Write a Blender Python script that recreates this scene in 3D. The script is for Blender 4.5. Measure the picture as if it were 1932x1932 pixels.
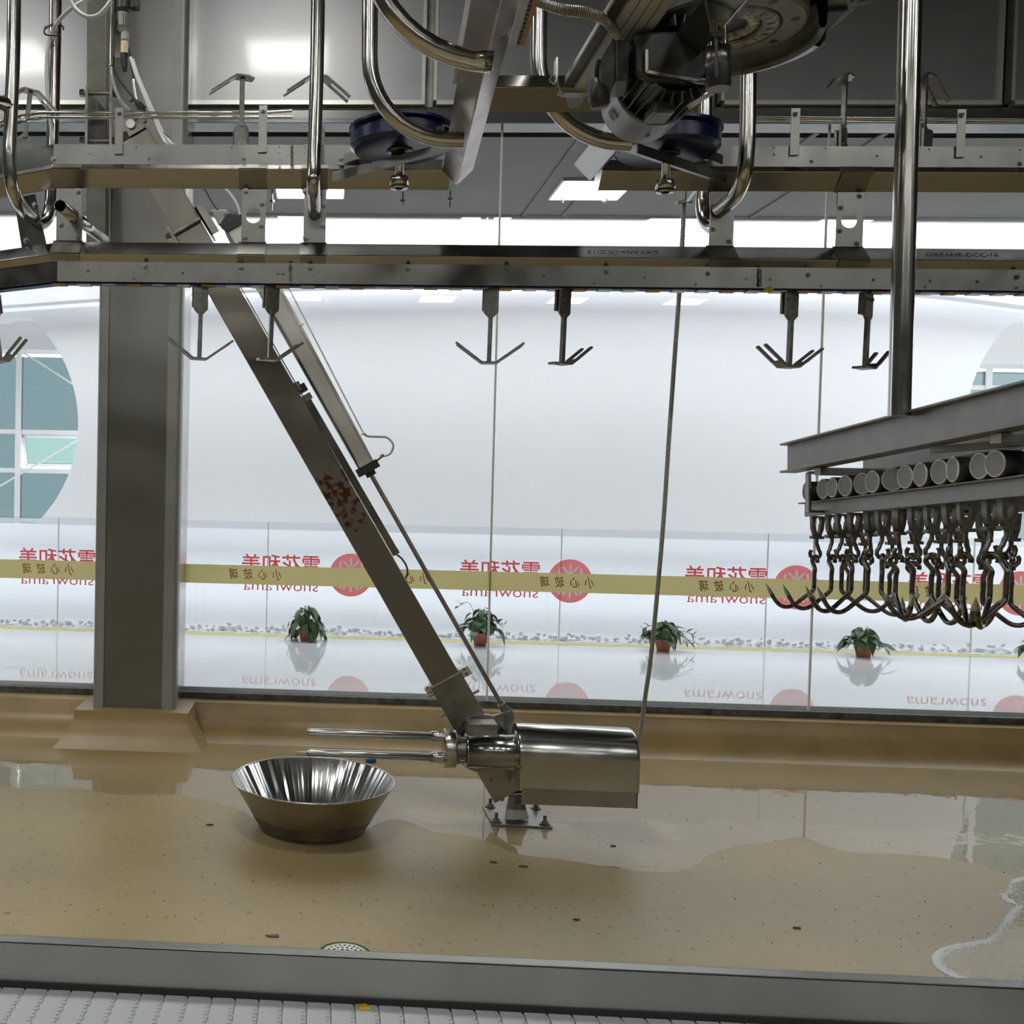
import bpy, bmesh, math, random
from mathutils import Vector, Matrix, Quaternion
random.seed(7)
for o in list(bpy.data.objects): bpy.data.objects.remove(o)
SC = bpy.context.scene
COL = SC.collection
V = Vector

# ---------------------------------------------------------------- camera
F_PX, X0, Y0 = 1932.0, 509.0, 966.0
EYE = 1.815
pitch, roll, yaw = math.radians(-1.69), math.radians(1.18), math.radians(3.15)
FW = V((-math.sin(yaw)*math.cos(pitch), math.cos(yaw)*math.cos(pitch), math.sin(pitch)))
R0 = V((math.cos(yaw), math.sin(yaw), 0)); U0 = R0.cross(FW)
RT = math.cos(roll)*R0 + math.sin(roll)*U0
UP = -math.sin(roll)*R0 + math.cos(roll)*U0
CO = V((0, 0, EYE))
cd = bpy.data.cameras.new('camera'); cam = bpy.data.objects.new('camera', cd); COL.objects.link(cam)
M = Matrix((RT, UP, -FW)).transposed().to_4x4(); M.translation = CO; cam.matrix_world = M
cd.sensor_fit = 'HORIZONTAL'; cd.sensor_width = 36; cd.lens = 36*F_PX/1932
cd.shift_x = (966-X0)/1932; cd.clip_start = .02; cd.clip_end = 200
SC.camera = cam

# ---------------------------------------------------------------- world, exposure, lights
SC.view_settings.view_transform = 'Standard'; SC.view_settings.look = 'None'
SC.view_settings.exposure = 0.0; SC.view_settings.gamma = 1; SC.view_settings.use_curve_mapping = False
SC.cycles.use_denoising = True
SC.cycles.max_bounces = 8; SC.cycles.diffuse_bounces = 4; SC.cycles.glossy_bounces = 5
SC.cycles.transparent_max_bounces = 16; SC.cycles.caustics_reflective = False; SC.cycles.caustics_refractive = False
SC.cycles.sample_clamp_indirect = 4
w = bpy.data.worlds.new('sky'); SC.world = w; w.use_nodes = True
wn = w.node_tree; bg = wn.nodes['Background']
bg.inputs[0].default_value = (.93, .96, 1.0, 1); bg.inputs[1].default_value = 3.9   # overcast daylight over the skylit atrium
ROOM_LAMP = 31.0      # strength of the LED panels of the processing hall
HALL_LAMP = 7      # strength of the LED panels in the visitor corridor

# ---------------------------------------------------------------- pixel <-> place helpers (survey of the photograph)
def ray(px, py):
    return (RT*((px-X0)/F_PX) + UP*((Y0-py)/F_PX) + FW)
def P(px, py, Y):
    d = ray(px, py); return CO + d*(Y/d.y)
def PZ(px, py, z):
    d = ray(px, py); return CO + d*((z-EYE)/d.z)
def XA(px, Y, z):           # x of the point at depth Y and height z that lies in picture column px
    c = V((0, Y, z-EYE)); t = (px-X0)/F_PX
    a = RT - FW*t
    return -(c.dot(a))/a.x
def at(px, Y, z): return V((XA(px, Y, z), Y, z))

# ---------------------------------------------------------------- mesh builder
class MB:
    def __init__(s): s.v = []; s.f = []; s.sm = []
    def add(s, vs, fs, smooth=False):
        b = len(s.v); s.v += [V(x) for x in vs]; s.f += [tuple(i+b for i in f) for f in fs]; s.sm += [smooth]*len(fs); return s
    def box(s, c, size, ax=None):
        c = V(c); hx, hy, hz = size[0]/2, size[1]/2, size[2]/2
        X, Y, Z = ax if ax else (V((1,0,0)), V((0,1,0)), V((0,0,1)))
        vs = [c + X*(hx*i) + Y*(hy*j) + Z*(hz*k) for i in (-1,1) for j in (-1,1) for k in (-1,1)]
        return s.add(vs, [(0,1,3,2),(4,6,7,5),(0,4,5,1),(2,3,7,6),(0,2,6,4),(1,5,7,3)])
    def bb(s, a, b):        # box between two corners
        a, b = V(a), V(b); return s.box((a+b)/2, [abs(b[i]-a[i]) for i in range(3)])
    def bar(s, a, b, w, h, up=(0,0,1)):   # rectangular bar from a to b, w across, h along up
        a, b = V(a), V(b); d = (b-a); L = d.length; d.normalize(); u = V(up); sd = d.cross(u)
        if sd.length < 1e-5: sd = d.cross(V((1,0,0)))
        sd.normalize(); u = sd.cross(d)
        return s.box((a+b)/2, (L, w, h), (d, sd, u))
    def prism(s, poly, ext):
        ext = V(ext); n = len(poly); vs = [V(p) for p in poly] + [V(p)+ext for p in poly]
        fs = [tuple(range(n))[::-1], tuple(range(n, 2*n))] + [(i, (i+1) % n, n+(i+1) % n, n+i) for i in range(n)]
        return s.add(vs, fs)
    def cyl(s, a, b, r0, r1=None, n=20, caps=True, smooth=True):
        a, b = V(a), V(b); r1 = r0 if r1 is None else r1; d = (b-a).normalized()
        x = d.orthogonal().normalized(); y = d.cross(x)
        vs = []
        for p, r in ((a, r0), (b, r1)):
            vs += [p + x*(r*math.cos(t)) + y*(r*math.sin(t)) for t in [2*math.pi*i/n for i in range(n)]]
        s.add(vs, [(i, (i+1) % n, n+(i+1) % n, n+i) for i in range(n)], smooth)
        if caps:
            s.add(vs[:n], [tuple(range(n))[::-1]]); s.add(vs[n:], [tuple(range(n))])
        return s
    def lathe(s, prof, o, axis=(0,0,1), n=32, smooth=True):   # prof: (r, h)
        o = V(o); d = V(axis).normalized(); x = d.orthogonal().normalized(); y = d.cross(x); vs = []
        for r, h in prof:
            vs += [o + d*h + x*(r*math.cos(t)) + y*(r*math.sin(t)) for t in [2*math.pi*i/n for i in range(n)]]
        fs = []
        for k in range(len(prof)-1):
            fs += [(k*n+i, k*n+(i+1) % n, (k+1)*n+(i+1) % n, (k+1)*n+i) for i in range(n)]
        return s.add(vs, fs, smooth)
    def tube(s, pts, r, n=12, caps=True, rad=None):
        pts = [V(p) for p in pts]; m = len(pts); vs = []
        t0 = (pts[1]-pts[0]).normalized(); x = t0.orthogonal().normalized()
        for i, p in enumerate(pts):
            t = (pts[min(i+1, m-1)] - pts[max(i-1, 0)]).normalized()
            x = (x - t*x.dot(t)).normalized(); y = t.cross(x); rr = rad[i] if rad else r
            vs += [p + x*(rr*math.cos(a)) + y*(rr*math.sin(a)) for a in [2*math.pi*k/n for k in range(n)]]
        fs = []
        for k in range(m-1):
            fs += [(k*n+i, k*n+(i+1) % n, (k+1)*n+(i+1) % n, (k+1)*n+i) for i in range(n)]
        s.add(vs, fs, True)
        if caps:
            s.add(vs[:n], [tuple(range(n))[::-1]]); s.add(vs[-n:], [tuple(range(n))])
        return s
    def sweep(s, prof, path, closed=True):     # prof (n, z): n along the left normal of the level path
        path = [V((p[0], p[1], 0)) for p in path]; m = len(path); k = len(prof); vs = []
        for i, p in enumerate(path):
            d0 = (path[i]-path[i-1]).normalized() if i else (path[1]-path[0]).normalized()
            d1 = (path[i+1]-path[i]).normalized() if i < m-1 else d0
            n0 = V((-d0.y, d0.x, 0)); n1 = V((-d1.y, d1.x, 0)); nn = (n0+n1).normalized(); nn = nn/max(.3, nn.dot(n0))
            vs += [V((p.x+nn.x*a, p.y+nn.y*a, z)) for a, z in prof]
        fs = []
        for i in range(m-1):
            fs += [(i*k+j, i*k+(j+1) % k, (i+1)*k+(j+1) % k, (i+1)*k+j) for j in range(k if closed else k-1)]
        s.add(vs, fs)
        if closed:
            s.add(vs[:k], [tuple(range(k))[::-1]]); s.add(vs[-k:], [tuple(range(k))])
        return s

def smooth_path(pts, n=8):      # catmull-rom
    pts = [V(p) for p in pts]; q = [pts[0]*2-pts[1]] + pts + [pts[-1]*2-pts[-2]]; out = []
    for i in range(1, len(q)-2):
        a, b, c, d = q[i-1:i+3]
        for k in range(n):
            t = k/n
            out.append(.5*((2*b) + (c-a)*t + (2*a-5*b+4*c-d)*t*t + (-a+3*b-3*c+d)*t**3))
    return out+[pts[-1]]
def bend(a, c, b, r, n=10):     # path a -> corner c -> b with a fillet of radius r
    a, b, c = V(a), V(b), V(c); u = (a-c).normalized(); v = (b-c).normalized()
    ang = u.angle(v); t = r/math.tan(ang/2); p, q = c+u*t, c+v*t
    bis = (u+v).normalized(); o = c + bis*(r/math.sin(ang/2)); out = []
    e0 = (p-o); e1 = (q-o); th = e0.angle(e1)
    for i in range(n+1):
        k = i/n; out.append(o + (e0*math.sin((1-k)*th) + e1*math.sin(k*th))/math.sin(th))
    return [a]+out+[b]

def link(o, parent=None):
    COL.objects.link(o)
    if parent is not None: o.parent = parent
    return o
def origin_of(o):
    t = V((0,0,0))
    while o is not None: t = t + V(o.location); o = o.parent
    return t
def build(name, mb, mat, parent=None, bevel=0, kind=None, label=None, origin=None):
    me = bpy.data.meshes.new(name); org = origin_of(parent) if parent is not None else (V(origin) if origin is not None else V((0,0,0)))
    me.from_pydata([tuple(v-org) for v in mb.v], [], mb.f)
    me.polygons.foreach_set('use_smooth', mb.sm)
    bm = bmesh.new(); bm.from_mesh(me); bmesh.ops.recalc_face_normals(bm, faces=bm.faces); bm.to_mesh(me); bm.free()
    me.materials.append(mat); o = bpy.data.objects.new(name, me); link(o, parent)
    if parent is None and origin is not None: o.location = org
    if bevel:
        b = o.modifiers.new('bevel', 'BEVEL'); b.width = bevel; b.segments = 2; b.limit_method = 'ANGLE'; b.angle_limit = math.radians(40)
    if kind: o['kind'] = kind
    if label: o['label'] = label
    return o
def thing(name, loc, label, cat, group=None):
    o = bpy.data.objects.new(name, None); o.empty_display_size = .05; link(o); o.location = V(loc)
    o['label'] = label; o['category'] = cat
    if group: o['group'] = group
    return o
def tag(o, label, cat, group=None):
    o['label'] = label; o['category'] = cat
    if group: o['group'] = group
    return o
KIDS = {}
def copy_tree(o, parent=None):
    c = o.copy(); link(c, parent)
    for ch in list(o.children): copy_tree(ch, c)
    return c
def struct(name, mb, mat, bevel=0, parent=None):
    return build(name, mb, mat, parent, bevel, kind='structure' if parent is None else None)
def flat2d(name, loops, depth, mtx, mat, parent):     # extruded 2-D shape with holes
    cu = bpy.data.curves.new(name, 'CURVE'); cu.dimensions = '2D'; cu.fill_mode = 'BOTH'; cu.extrude = depth/2
    for lp in loops:
        sp = cu.splines.new('POLY'); sp.points.add(len(lp)-1); sp.use_cyclic_u = True
        for i, q in enumerate(lp): sp.points[i].co = (q[0], q[1], 0, 1)
    t = bpy.data.objects.new(name, cu); me = bpy.data.meshes.new_from_object(t); bpy.data.objects.remove(t)
    org = origin_of(parent) if parent is not None else V((0,0,0))
    me.transform(Matrix.Translation(-org) @ mtx); me.materials.clear(); me.materials.append(mat); me.name = name
    return link(bpy.data.objects.new(name, me), parent)
def circ(x, y, r, n=20): return [(x+r*math.cos(2*math.pi*i/n), y+r*math.sin(2*math.pi*i/n)) for i in range(n)]
def frame(o, x, y):            # matrix from origin, x axis, y axis
    x = V(x).normalized(); y = V(y); z = x.cross(y).normalized(); y = z.cross(x)
    m = Matrix((x, y, z)).transposed().to_4x4(); m.translation = V(o); return m
def text(name, body, size, mtx, mat, parent, depth=.001, align='CENTER', shear=0, fat=0):
    cu = bpy.data.curves.new(name, 'FONT'); cu.body = body; cu.size = size; cu.align_x = align; cu.align_y = 'CENTER'; cu.extrude = depth/2; cu.shear = shear; cu.offset = fat
    cu.resolution_u = 3
    t = bpy.data.objects.new(name, cu); me = bpy.data.meshes.new_from_object(t); bpy.data.objects.remove(t)
    org = origin_of(parent) if parent is not None else V((0,0,0))
    me.transform(Matrix.Translation(-org) @ mtx); me.materials.clear(); me.materials.append(mat); me.name = name
    return link(bpy.data.objects.new(name, me), parent)

# ---------------------------------------------------------------- materials
def new_mat(name):
    m = bpy.data.materials.new(name); m.use_nodes = True; nt = m.node_tree; return m, nt, nt.nodes['Principled BSDF']
def N(nt, t, **kw):
    n = nt.nodes.new(t)
    for k, v in kw.items(): setattr(n, k, v)
    return n
def mat(name, col, metal=0, rough=.5, var=.0, scale=8, rvar=0, bump=0, bscale=60, spec=.5, stretch=None, col2=None):
    m, nt, b = new_mat(name); L = nt.links.new
    b.inputs['Base Color'].default_value = (*col, 1); b.inputs['Metallic'].default_value = metal; b.inputs['Roughness'].default_value = rough
    b.inputs['Specular IOR Level'].default_value = spec
    if var or rvar or bump or col2:
        tc = N(nt, 'ShaderNodeTexCoord'); mp = N(nt, 'ShaderNodeMapping'); L(tc.outputs['Object'], mp.inputs[0])
        if stretch: mp.inputs['Scale'].default_value = stretch
        no = N(nt, 'ShaderNodeTexNoise'); no.inputs['Scale'].default_value = scale; no.inputs['Detail'].default_value = 2 if metal > .5 else 5; no.inputs['Roughness'].default_value = .5
        L(mp.outputs[0], no.inputs['Vector'])
        if var or col2:
            cr = N(nt, 'ShaderNodeValToRGB'); cr.color_ramp.elements[0].position = .35; cr.color_ramp.elements[1].position = .68
            c2 = col2 if col2 else tuple(c*(1+var) for c in col)
            cr.color_ramp.elements[0].color = (*[c*(1-var) for c in col], 1); cr.color_ramp.elements[1].color = (*[min(1, c) for c in c2], 1)
            L(no.outputs['Fac'], cr.inputs[0]); L(cr.outputs[0], b.inputs['Base Color'])
        if rvar:
            mr = N(nt, 'ShaderNodeMapRange'); mr.inputs[1].default_value = .3; mr.inputs[2].default_value = .7
            mr.inputs[3].default_value = max(.02, rough-rvar); mr.inputs[4].default_value = min(1, rough+rvar)
            L(no.outputs['Fac'], mr.inputs[0]); L(mr.outputs[0], b.inputs['Roughness'])
        if bump:
            n2 = N(nt, 'ShaderNodeTexNoise'); n2.inputs['Scale'].default_value = bscale; n2.inputs['Detail'].default_value = 4; L(mp.outputs[0], n2.inputs['Vector'])
            bp = N(nt, 'ShaderNodeBump'); bp.inputs['Strength'].default_value = bump; bp.inputs['Distance'].default_value = .01
            L(n2.outputs['Fac'], bp.inputs['Height']); L(bp.outputs[0], b.inputs['Normal'])
    return m
def emit(name, col, s):
    m = bpy.data.materials.new(name); m.use_nodes = True; nt = m.node_tree; nt.nodes.clear()
    e = N(nt, 'ShaderNodeEmission'); e.inputs[0].default_value = (*col, 1); e.inputs[1].default_value = s
    o = N(nt, 'ShaderNodeOutputMaterial'); nt.links.new(e.outputs[0], o.inputs[0]); return m
def clear(name, tint, ior=1.45, rough=0.0, body=None, amount=0.0):   # thin clear sheet: transparent + fresnel reflection (+ a share of body colour)
    m = bpy.data.materials.new(name); m.use_nodes = True; nt = m.node_tree; nt.nodes.clear(); L = nt.links.new
    t = N(nt, 'ShaderNodeBsdfTransparent'); t.inputs[0].default_value = (*tint, 1)
    g = N(nt, 'ShaderNodeBsdfGlossy'); g.inputs['Roughness'].default_value = rough
    lw = N(nt, 'ShaderNodeLayerWeight'); lw.inputs[0].default_value = .5; f0 = ((ior-1)/(ior+1))**2     # Schlick, the same from both sides of the sheet
    pw = N(nt, 'ShaderNodeMath', operation='POWER'); L(lw.outputs['Facing'], pw.inputs[0]); pw.inputs[1].default_value = 5
    fr = N(nt, 'ShaderNodeMath', operation='MULTIPLY_ADD'); L(pw.outputs[0], fr.inputs[0]); fr.inputs[1].default_value = 1-f0; fr.inputs[2].default_value = f0
    mx = N(nt, 'ShaderNodeMixShader'); L(fr.outputs[0], mx.inputs[0]); L(g.outputs[0], mx.inputs[2])
    if body:
        d = N(nt, 'ShaderNodeBsdfDiffuse'); d.inputs[0].default_value = (*body, 1)
        m2 = N(nt, 'ShaderNodeMixShader'); m2.inputs[0].default_value = amount; L(t.outputs[0], m2.inputs[1]); L(d.outputs[0], m2.inputs[2]); L(m2.outputs[0], mx.inputs[1])
    else: L(t.outputs[0], mx.inputs[1])
    o = N(nt, 'ShaderNodeOutputMaterial'); L(mx.outputs[0], o.inputs[0]); return m

S_TUBE = mat('polished_tube', (.46, .445, .41), 1, .19, rvar=.05, scale=6)
S_RAIL = mat('rail_steel', (.37, .36, .34), 1, .2, var=.06, rvar=.06, scale=4)
S_PLATE = mat('plate_steel', (.26, .255, .238), 1, .34, var=.12, rvar=.1, scale=7)
S_DARK = mat('dark_steel', (.30, .285, .26), 1, .38, var=.18, rvar=.1, scale=10)
S_ARM = mat('arm_steel', (.36, .335, .29), 1, .36, var=.08, rvar=.06, scale=5)
S_HOOK = mat('hook_steel', (.17, .16, .14), 1, .3, var=.25, rvar=.08, scale=40)
S_CARR = mat('carrier_steel', (.27, .26, .24), .9, .42, var=.2, rvar=.08, scale=40)
S_BEAM = mat('beam_steel', (.30, .29, .275), .85, .5, var=.15, rvar=.08, scale=9)
S_BRIGHT = mat('bright_steel', (.52, .51, .48), 1, .22, rvar=.06, scale=12)
S_PANEL = mat('panel_steel', (.36, .36, .355), 1, .42, var=.04, rvar=.02, scale=2, stretch=(1, 1, 3))
S_PANEL.node_tree.nodes['Principled BSDF'].inputs['Coat Weight'].default_value = .5; S_PANEL.node_tree.nodes['Principled BSDF'].inputs['Coat Roughness'].default_value = .09
S_GUARD = mat('guard_steel', (.43, .425, .39), 1, .42, var=.12, rvar=.08, scale=4, stretch=(1, 1, .5))
S_BOLT = mat('bolt_steel', (.27, .26, .235), 1, .3)
S_COL = mat('column_steel', (.22, .215, .20), 1, .40, var=.06, rvar=.03, scale=2)
GREY_TRIM = mat('grey_trim', (.30, .31, .29), .3, .45, var=.05)
SATIN = mat('satin_aluminium', (.66, .66, .62), .85, .38, var=.04, scale=20)
BLACK = mat('black_plastic', (.022, .024, .026), 0, .42)
BLACKM = mat('black_enamel', (.05, .052, .052), .2, .45, var=.2, scale=20)
MOTOR = mat('motor_paint', (.10, .105, .105), .55, .42, var=.25, scale=20)
CAST = mat('cast_steel', (.13, .13, .125), .6, .5, var=.35, scale=9, bump=.06, bscale=40)
BLUE = mat('blue_nylon', (.005, .013, .07), 0, .3, spec=.5)
BLUEC = mat('blue_chain', (.01, .03, .2), 0, .5)
RUBBER = mat('black_rubber', (.015, .015, .015), 0, .6)
WHITE_TUBE = mat('clear_hose', (.72, .74, .72), 0, .2)
CONDUIT = mat('conduit_metal', (.33, .33, .30), .8, .4)
WALLW = mat('white_wall', (.80, .805, .83), 0, .6, var=.01, scale=1)
WHITE = mat('white_paint', (.80, .80, .80), 0, .45)
DARKW = mat('hall_paint', (.06, .06, .058), 0, .7)
CEILM = mat('hall_ceiling', (.05, .05, .05), 0, .7)
SOFFIT = mat('soffit_board', (.15, .148, .135), 0, .6, var=.08, scale=2)
GLASS = clear('window_glass', (.97, .98, .975), 1.42)
RGLASS = clear('railing_glass', (.93, .945, .96), 1.3)
TEAL = clear('tinted_glass', (.33, .395, .405), 1.6, 0, (.16, .22, .22), .2)
TEALB = clear('tinted_glass_pale', (.42, .52, .50), 1.5, 0, (.3, .45, .42), .2)
RED = mat('red_vinyl', (.92, .26, .27), 0, .5)
WHITEV = mat('white_vinyl', (.9, .85, .85), 0, .5)
TAPE = mat('yellow_tape', (.62, .53, .21), 0, .55, var=.05, scale=3)
TAPETXT = mat('brown_print', (.42, .17, .09), 0, .6)
YELLOWL = mat('yellow_line', (.85, .76, .22), 0, .5)
TERRA = mat('terracotta', (.42, .14, .10), 0, .6, var=.15, scale=30)
LEAF = mat('leaf_green', (.035, .11, .03), 0, .38, var=.45, scale=14, spec=.5)
SOIL = mat('soil', (.05, .035, .02), 0, .9, var=.3, scale=60)
STONE = mat('white_pebble', (.88, .88, .86), 0, .6, var=.06, scale=9)
GREYF = mat('window_frame_paint', (.76, .76, .77), 0, .5)
LED = emit('led_panel', (1, 1, .98), ROOM_LAMP)
LED2 = emit('corridor_led', (.93, 1, .99), HALL_LAMP)
BELT = mat('belt_plastic', (.55, .575, .575), 0, .45, var=.05, scale=9)
GLINE = mat('pen_ink', (.06, .06, .06), 0, .6)
FAT = mat('yellow_fat', (.75, .48, .03), 0, .4, var=.3, scale=60)
ORANGE = mat('orange_cloth', (.34, .20, .05), .2, .6, var=.2, scale=30)
BROWNS = mat('debris', (.10, .08, .06), 0, .8)
REDDOT = mat('red_dot', (.5, .04, .04), 0, .5)
LABELW = mat('label_print', (.55, .55, .52), 0, .5, col2=(.06, .06, .06), scale=90)

def sheet(name, col, share=.5):      # thin film that lets some light through from behind
    m = bpy.data.materials.new(name); m.use_nodes = True; nt = m.node_tree; nt.nodes.clear(); L = nt.links.new
    d = N(nt, 'ShaderNodeBsdfDiffuse'); d.inputs[0].default_value = (*col, 1); t = N(nt, 'ShaderNodeBsdfTranslucent'); t.inputs[0].default_value = (*col, 1)
    x = N(nt, 'ShaderNodeMixShader'); x.inputs[0].default_value = share; L(d.outputs[0], x.inputs[1]); L(t.outputs[0], x.inputs[2])
    o = N(nt, 'ShaderNodeOutputMaterial'); L(x.outputs[0], o.inputs[0]); return m
TAPE = sheet('yellow_tape_film', (.66, .58, .27), .55); RED = sheet('red_vinyl_film', (.95, .27, .28), .5)
# ================================================================ THE SETTING
GY = 7.37; CUR = .235; CFZ = .305
XL, XR = -7.5, 9.5            # hall side walls
# floor of the processing hall: ochre epoxy, stained and finely pitted
def floor_material():
    m, nt, b = new_mat('ochre_epoxy'); L = nt.links.new
    tc = N(nt, 'ShaderNodeTexCoord')
    n1 = N(nt, 'ShaderNodeTexNoise'); n1.inputs['Scale'].default_value = .9; n1.inputs['Detail'].default_value = 7; n1.inputs['Roughness'].default_value = .62; L(tc.outputs['Object'], n1.inputs[0])
    cr = N(nt, 'ShaderNodeValToRGB'); e = cr.color_ramp.elements; e[0].position = .3; e[0].color = (.375, .285, .135, 1); e[1].position = .72; e[1].color = (.45, .35, .185, 1); L(n1.outputs['Fac'], cr.inputs[0])
    n2 = N(nt, 'ShaderNodeTexNoise'); n2.inputs['Scale'].default_value = 26; n2.inputs['Detail'].default_value = 6; L(tc.outputs['Object'], n2.inputs[0])
    c2 = N(nt, 'ShaderNodeValToRGB'); c2.color_ramp.elements[0].position = .26; c2.color_ramp.elements[0].color = (.12, .10, .08, 1); c2.color_ramp.elements[1].position = .38; c2.color_ramp.elements[1].color = (1, 1, 1, 1); L(n2.outputs['Fac'], c2.inputs[0])
    mx = N(nt, 'ShaderNodeMixRGB', blend_type='MULTIPLY'); mx.inputs[0].default_value = .55; L(cr.outputs[0], mx.inputs[1]); L(c2.outputs[0], mx.inputs[2]); L(mx.outputs[0], b.inputs['Base Color'])
    mr = N(nt, 'ShaderNodeMapRange'); mr.inputs[3].default_value = .3; mr.inputs[4].default_value = .5; L(n1.outputs['Fac'], mr.inputs[0]); L(mr.outputs[0], b.inputs['Roughness'])
    n3 = N(nt, 'ShaderNodeTexNoise'); n3.inputs['Scale'].default_value = 45; n3.inputs['Detail'].default_value = 5; L(tc.outputs['Object'], n3.inputs[0])
    bp = N(nt, 'ShaderNodeBump'); bp.inputs['Strength'].default_value = .12; bp.inputs['Distance'].default_value = .01; L(n3.outputs['Fac'], bp.inputs['Height']); L(bp.outputs[0], b.inputs['Normal'])
    b.inputs['Specular IOR Level'].default_value = .45
    return m
OCHRE = floor_material()
OCHREK = mat('ochre_kerb', (.36, .25, .105), 0, .33, var=.12, scale=3, bump=.04, bscale=25)
m = MB(); m.bb((XL, -14.2, -.1), (XR, 7.41, 0)); struct('floor', m, OCHRE)
# kerb under the glass, with a coved foot
kf = [(-.2, 0), (.04, 0), (-.02, .02), (-.085, .06), (-.135, .11), (-.165, .16), (-.18, CUR-.02), (-.195, CUR), (-.5, CUR), (-.5, 0)]
m = MB(); m.sweep([(n, z) for n, z in kf], [(XL, 7.03), (XR, 7.03)][::-1]); m.sm = [True]*len(m.sm)
kb = struct('trim_1', m, OCHREK); md = kb.modifiers.new('edges', 'EDGE_SPLIT'); md.split_angle = math.radians(42)
# column plinth, flared
cx0, cx1 = XA(174, 6.94, CUR), XA(331, 6.94, CUR)
m = MB(); cxm = (cx0+cx1)/2; hw = (cx1-cx0)/2
lv = [(.10+.12*(1-math.sin(math.pi/2*k/14))**1.15, (CUR+.003)*k/14) for k in range(15)]
vs = []; ring = [(-1, -1), (1, -1), (1, 1), (-1, 1)]
for e_, z in lv:
    for a, b_ in ring: vs.append(V((cxm+a*(hw+e_), (6.94-e_) if b_ < 0 else 7.48, z)))
fs = [(4*k+i, 4*k+(i+1) % 4, 4*k+4+(i+1) % 4, 4*k+4+i) for k in range(len(lv)-1) for i in range(4)]
m.add(vs, fs, True); m.add(vs[-4:], [(0, 1, 2, 3)]); tr2 = struct('trim_2', m, OCHREK); md = tr2.modifiers.new('edges', 'EDGE_SPLIT'); md.split_angle = math.radians(40)
# column: brushed sheet panel, rounded corner guards, polished side
ROOF = 6.2
col = thing('column', (cxm, 7.1, CUR), 'square column clad in stainless steel with rounded grey corner guards, in front of the glass wall', 'column')
g = .075
m = MB(); m.bb((cx0+g, 6.945, CUR+.003), (cx1-g-.02, 7.39, ROOF)); build('front_panel', m, S_COL, col)
m = MB(); m.bb((cx1-.05, 7.00, CUR+.003), (cx1-.004, 7.395, ROOF)); build('side_panel', m, S_BRIGHT, col, label='polished mirror side panel')
m = MB(); m.bb((cx0+.004, 7.00, CUR+.003), (cx0+.05, 7.395, ROOF)); build('side_panel', m, S_PANEL, col)
for sx, x, ww in ((1, cx0, g), (-1, cx1, g+.02)):
    r = .035; pr = [(x+sx*ww, 6.935)] + [(x+sx*(r-r*math.sin(t)), 6.935+r-r*math.cos(t)) for t in [math.pi/2*i/8 for i in range(9)]] + [(x, 7.03), (x+sx*.008, 7.03), (x+sx*.008, 6.97), (x+sx*ww, 6.943)]
    m = MB(); m.prism([(a, b_, CUR+.003) for a, b_ in pr], (0, 0, ROOF-CUR-.003)); build('corner_guard', m, GREY_TRIM, col)
# hall walls, ceiling
HT = 4.335                     # underside of the bulkhead
m = MB(); m.bb((XL-.1, -14.2, 0), (XL, 7.6, ROOF)); struct('wall_left', m, DARKW)
m = MB(); m.bb((XR, -14.2, 0), (XR+.1, 7.6, ROOF)); struct('wall_right', m, DARKW)
m = MB(); m.bb((XL, -14.3, 0), (XR, -14.2, ROOF)); struct('wall_back', m, DARKW)
m = MB(); m.bb((XL, -14.2, ROOF), (XR, 7.7, ROOF+.1)); struct('ceiling', m, CEILM)
# bulkhead of stainless panels above the glass
PB = 1.815 + 7.30*(907.5-207)/F_PX
bh = MB(); bh.bb((XL, 7.36, PB-.005), (XR, 7.6, ROOF)); wf = struct('wall_front', bh, S_DARK)
jx = [XA(p, 7.3, 5) for p in (-1100, -560, 272, 812, 1352, 1897, 2440, 2980)]
for a, b_ in zip(jx[:-1], jx[1:]):
    m = MB(); m.bb((a+.052, 7.27, PB+.03), (b_-.052, 7.36, ROOF)); build('panel', m, S_PANEL, wf)
    for x in (a+.03, b_-.052):
        m = MB(); m.bb((x, 7.255, PB+.03), (x+.022, 7.33, ROOF)); build('edge_strip', m, SATIN, wf)
    m = MB(); m.bb((a+.052, 7.252, PB), (b_-.03, 7.32, PB+.03)); build('base_strip', m, SATIN, wf)
m = MB(); m.bb((XL, 7.30, HT+.03), (XR, 7.45, PB)); m.bb((XL, 7.26, HT), (XR, 7.45, HT+.03)); struct('trim_3', m, mat('channel_steel', (.17, .17, .165), 1, .25), .004)
# glass wall: sill frame, panes, silicone joints
m = MB(); m.bb((XL, 7.34, CUR), (XR, 7.40, CUR+.046)); struct('trim_4', m, mat('sill_channel', (.10, .105, .095), .4, .5, var=.4, scale=14), .003)
gz0, gz1 = CUR+.02, HT+.02
joints = [XL, XA(320, GY, 1.5)-2.32, XA(320, GY, 1.5), XA(927, GY, 1.5), XA(1537, GY, 1.5), XA(1537, GY, 1.5)+2.32, XR]
JOINT = mat('silicone_joint', (.8, .82, .78), 0, .5)
for k in range(len(joints)-1):
    m = MB(); m.bb((joints[k]+.006, GY-.002, gz0), (joints[k+1]-.006, GY+.002, gz1))
    wdw = struct('window_%d' % (k+1), m, GLASS)
    m = MB(); m.bb((joints[k+1]-.007, GY-.006, CUR+.043), (joints[k+1]+.007, GY+.006, gz1-.02)); build('joint_strip', m, JOINT, wdw)
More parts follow.
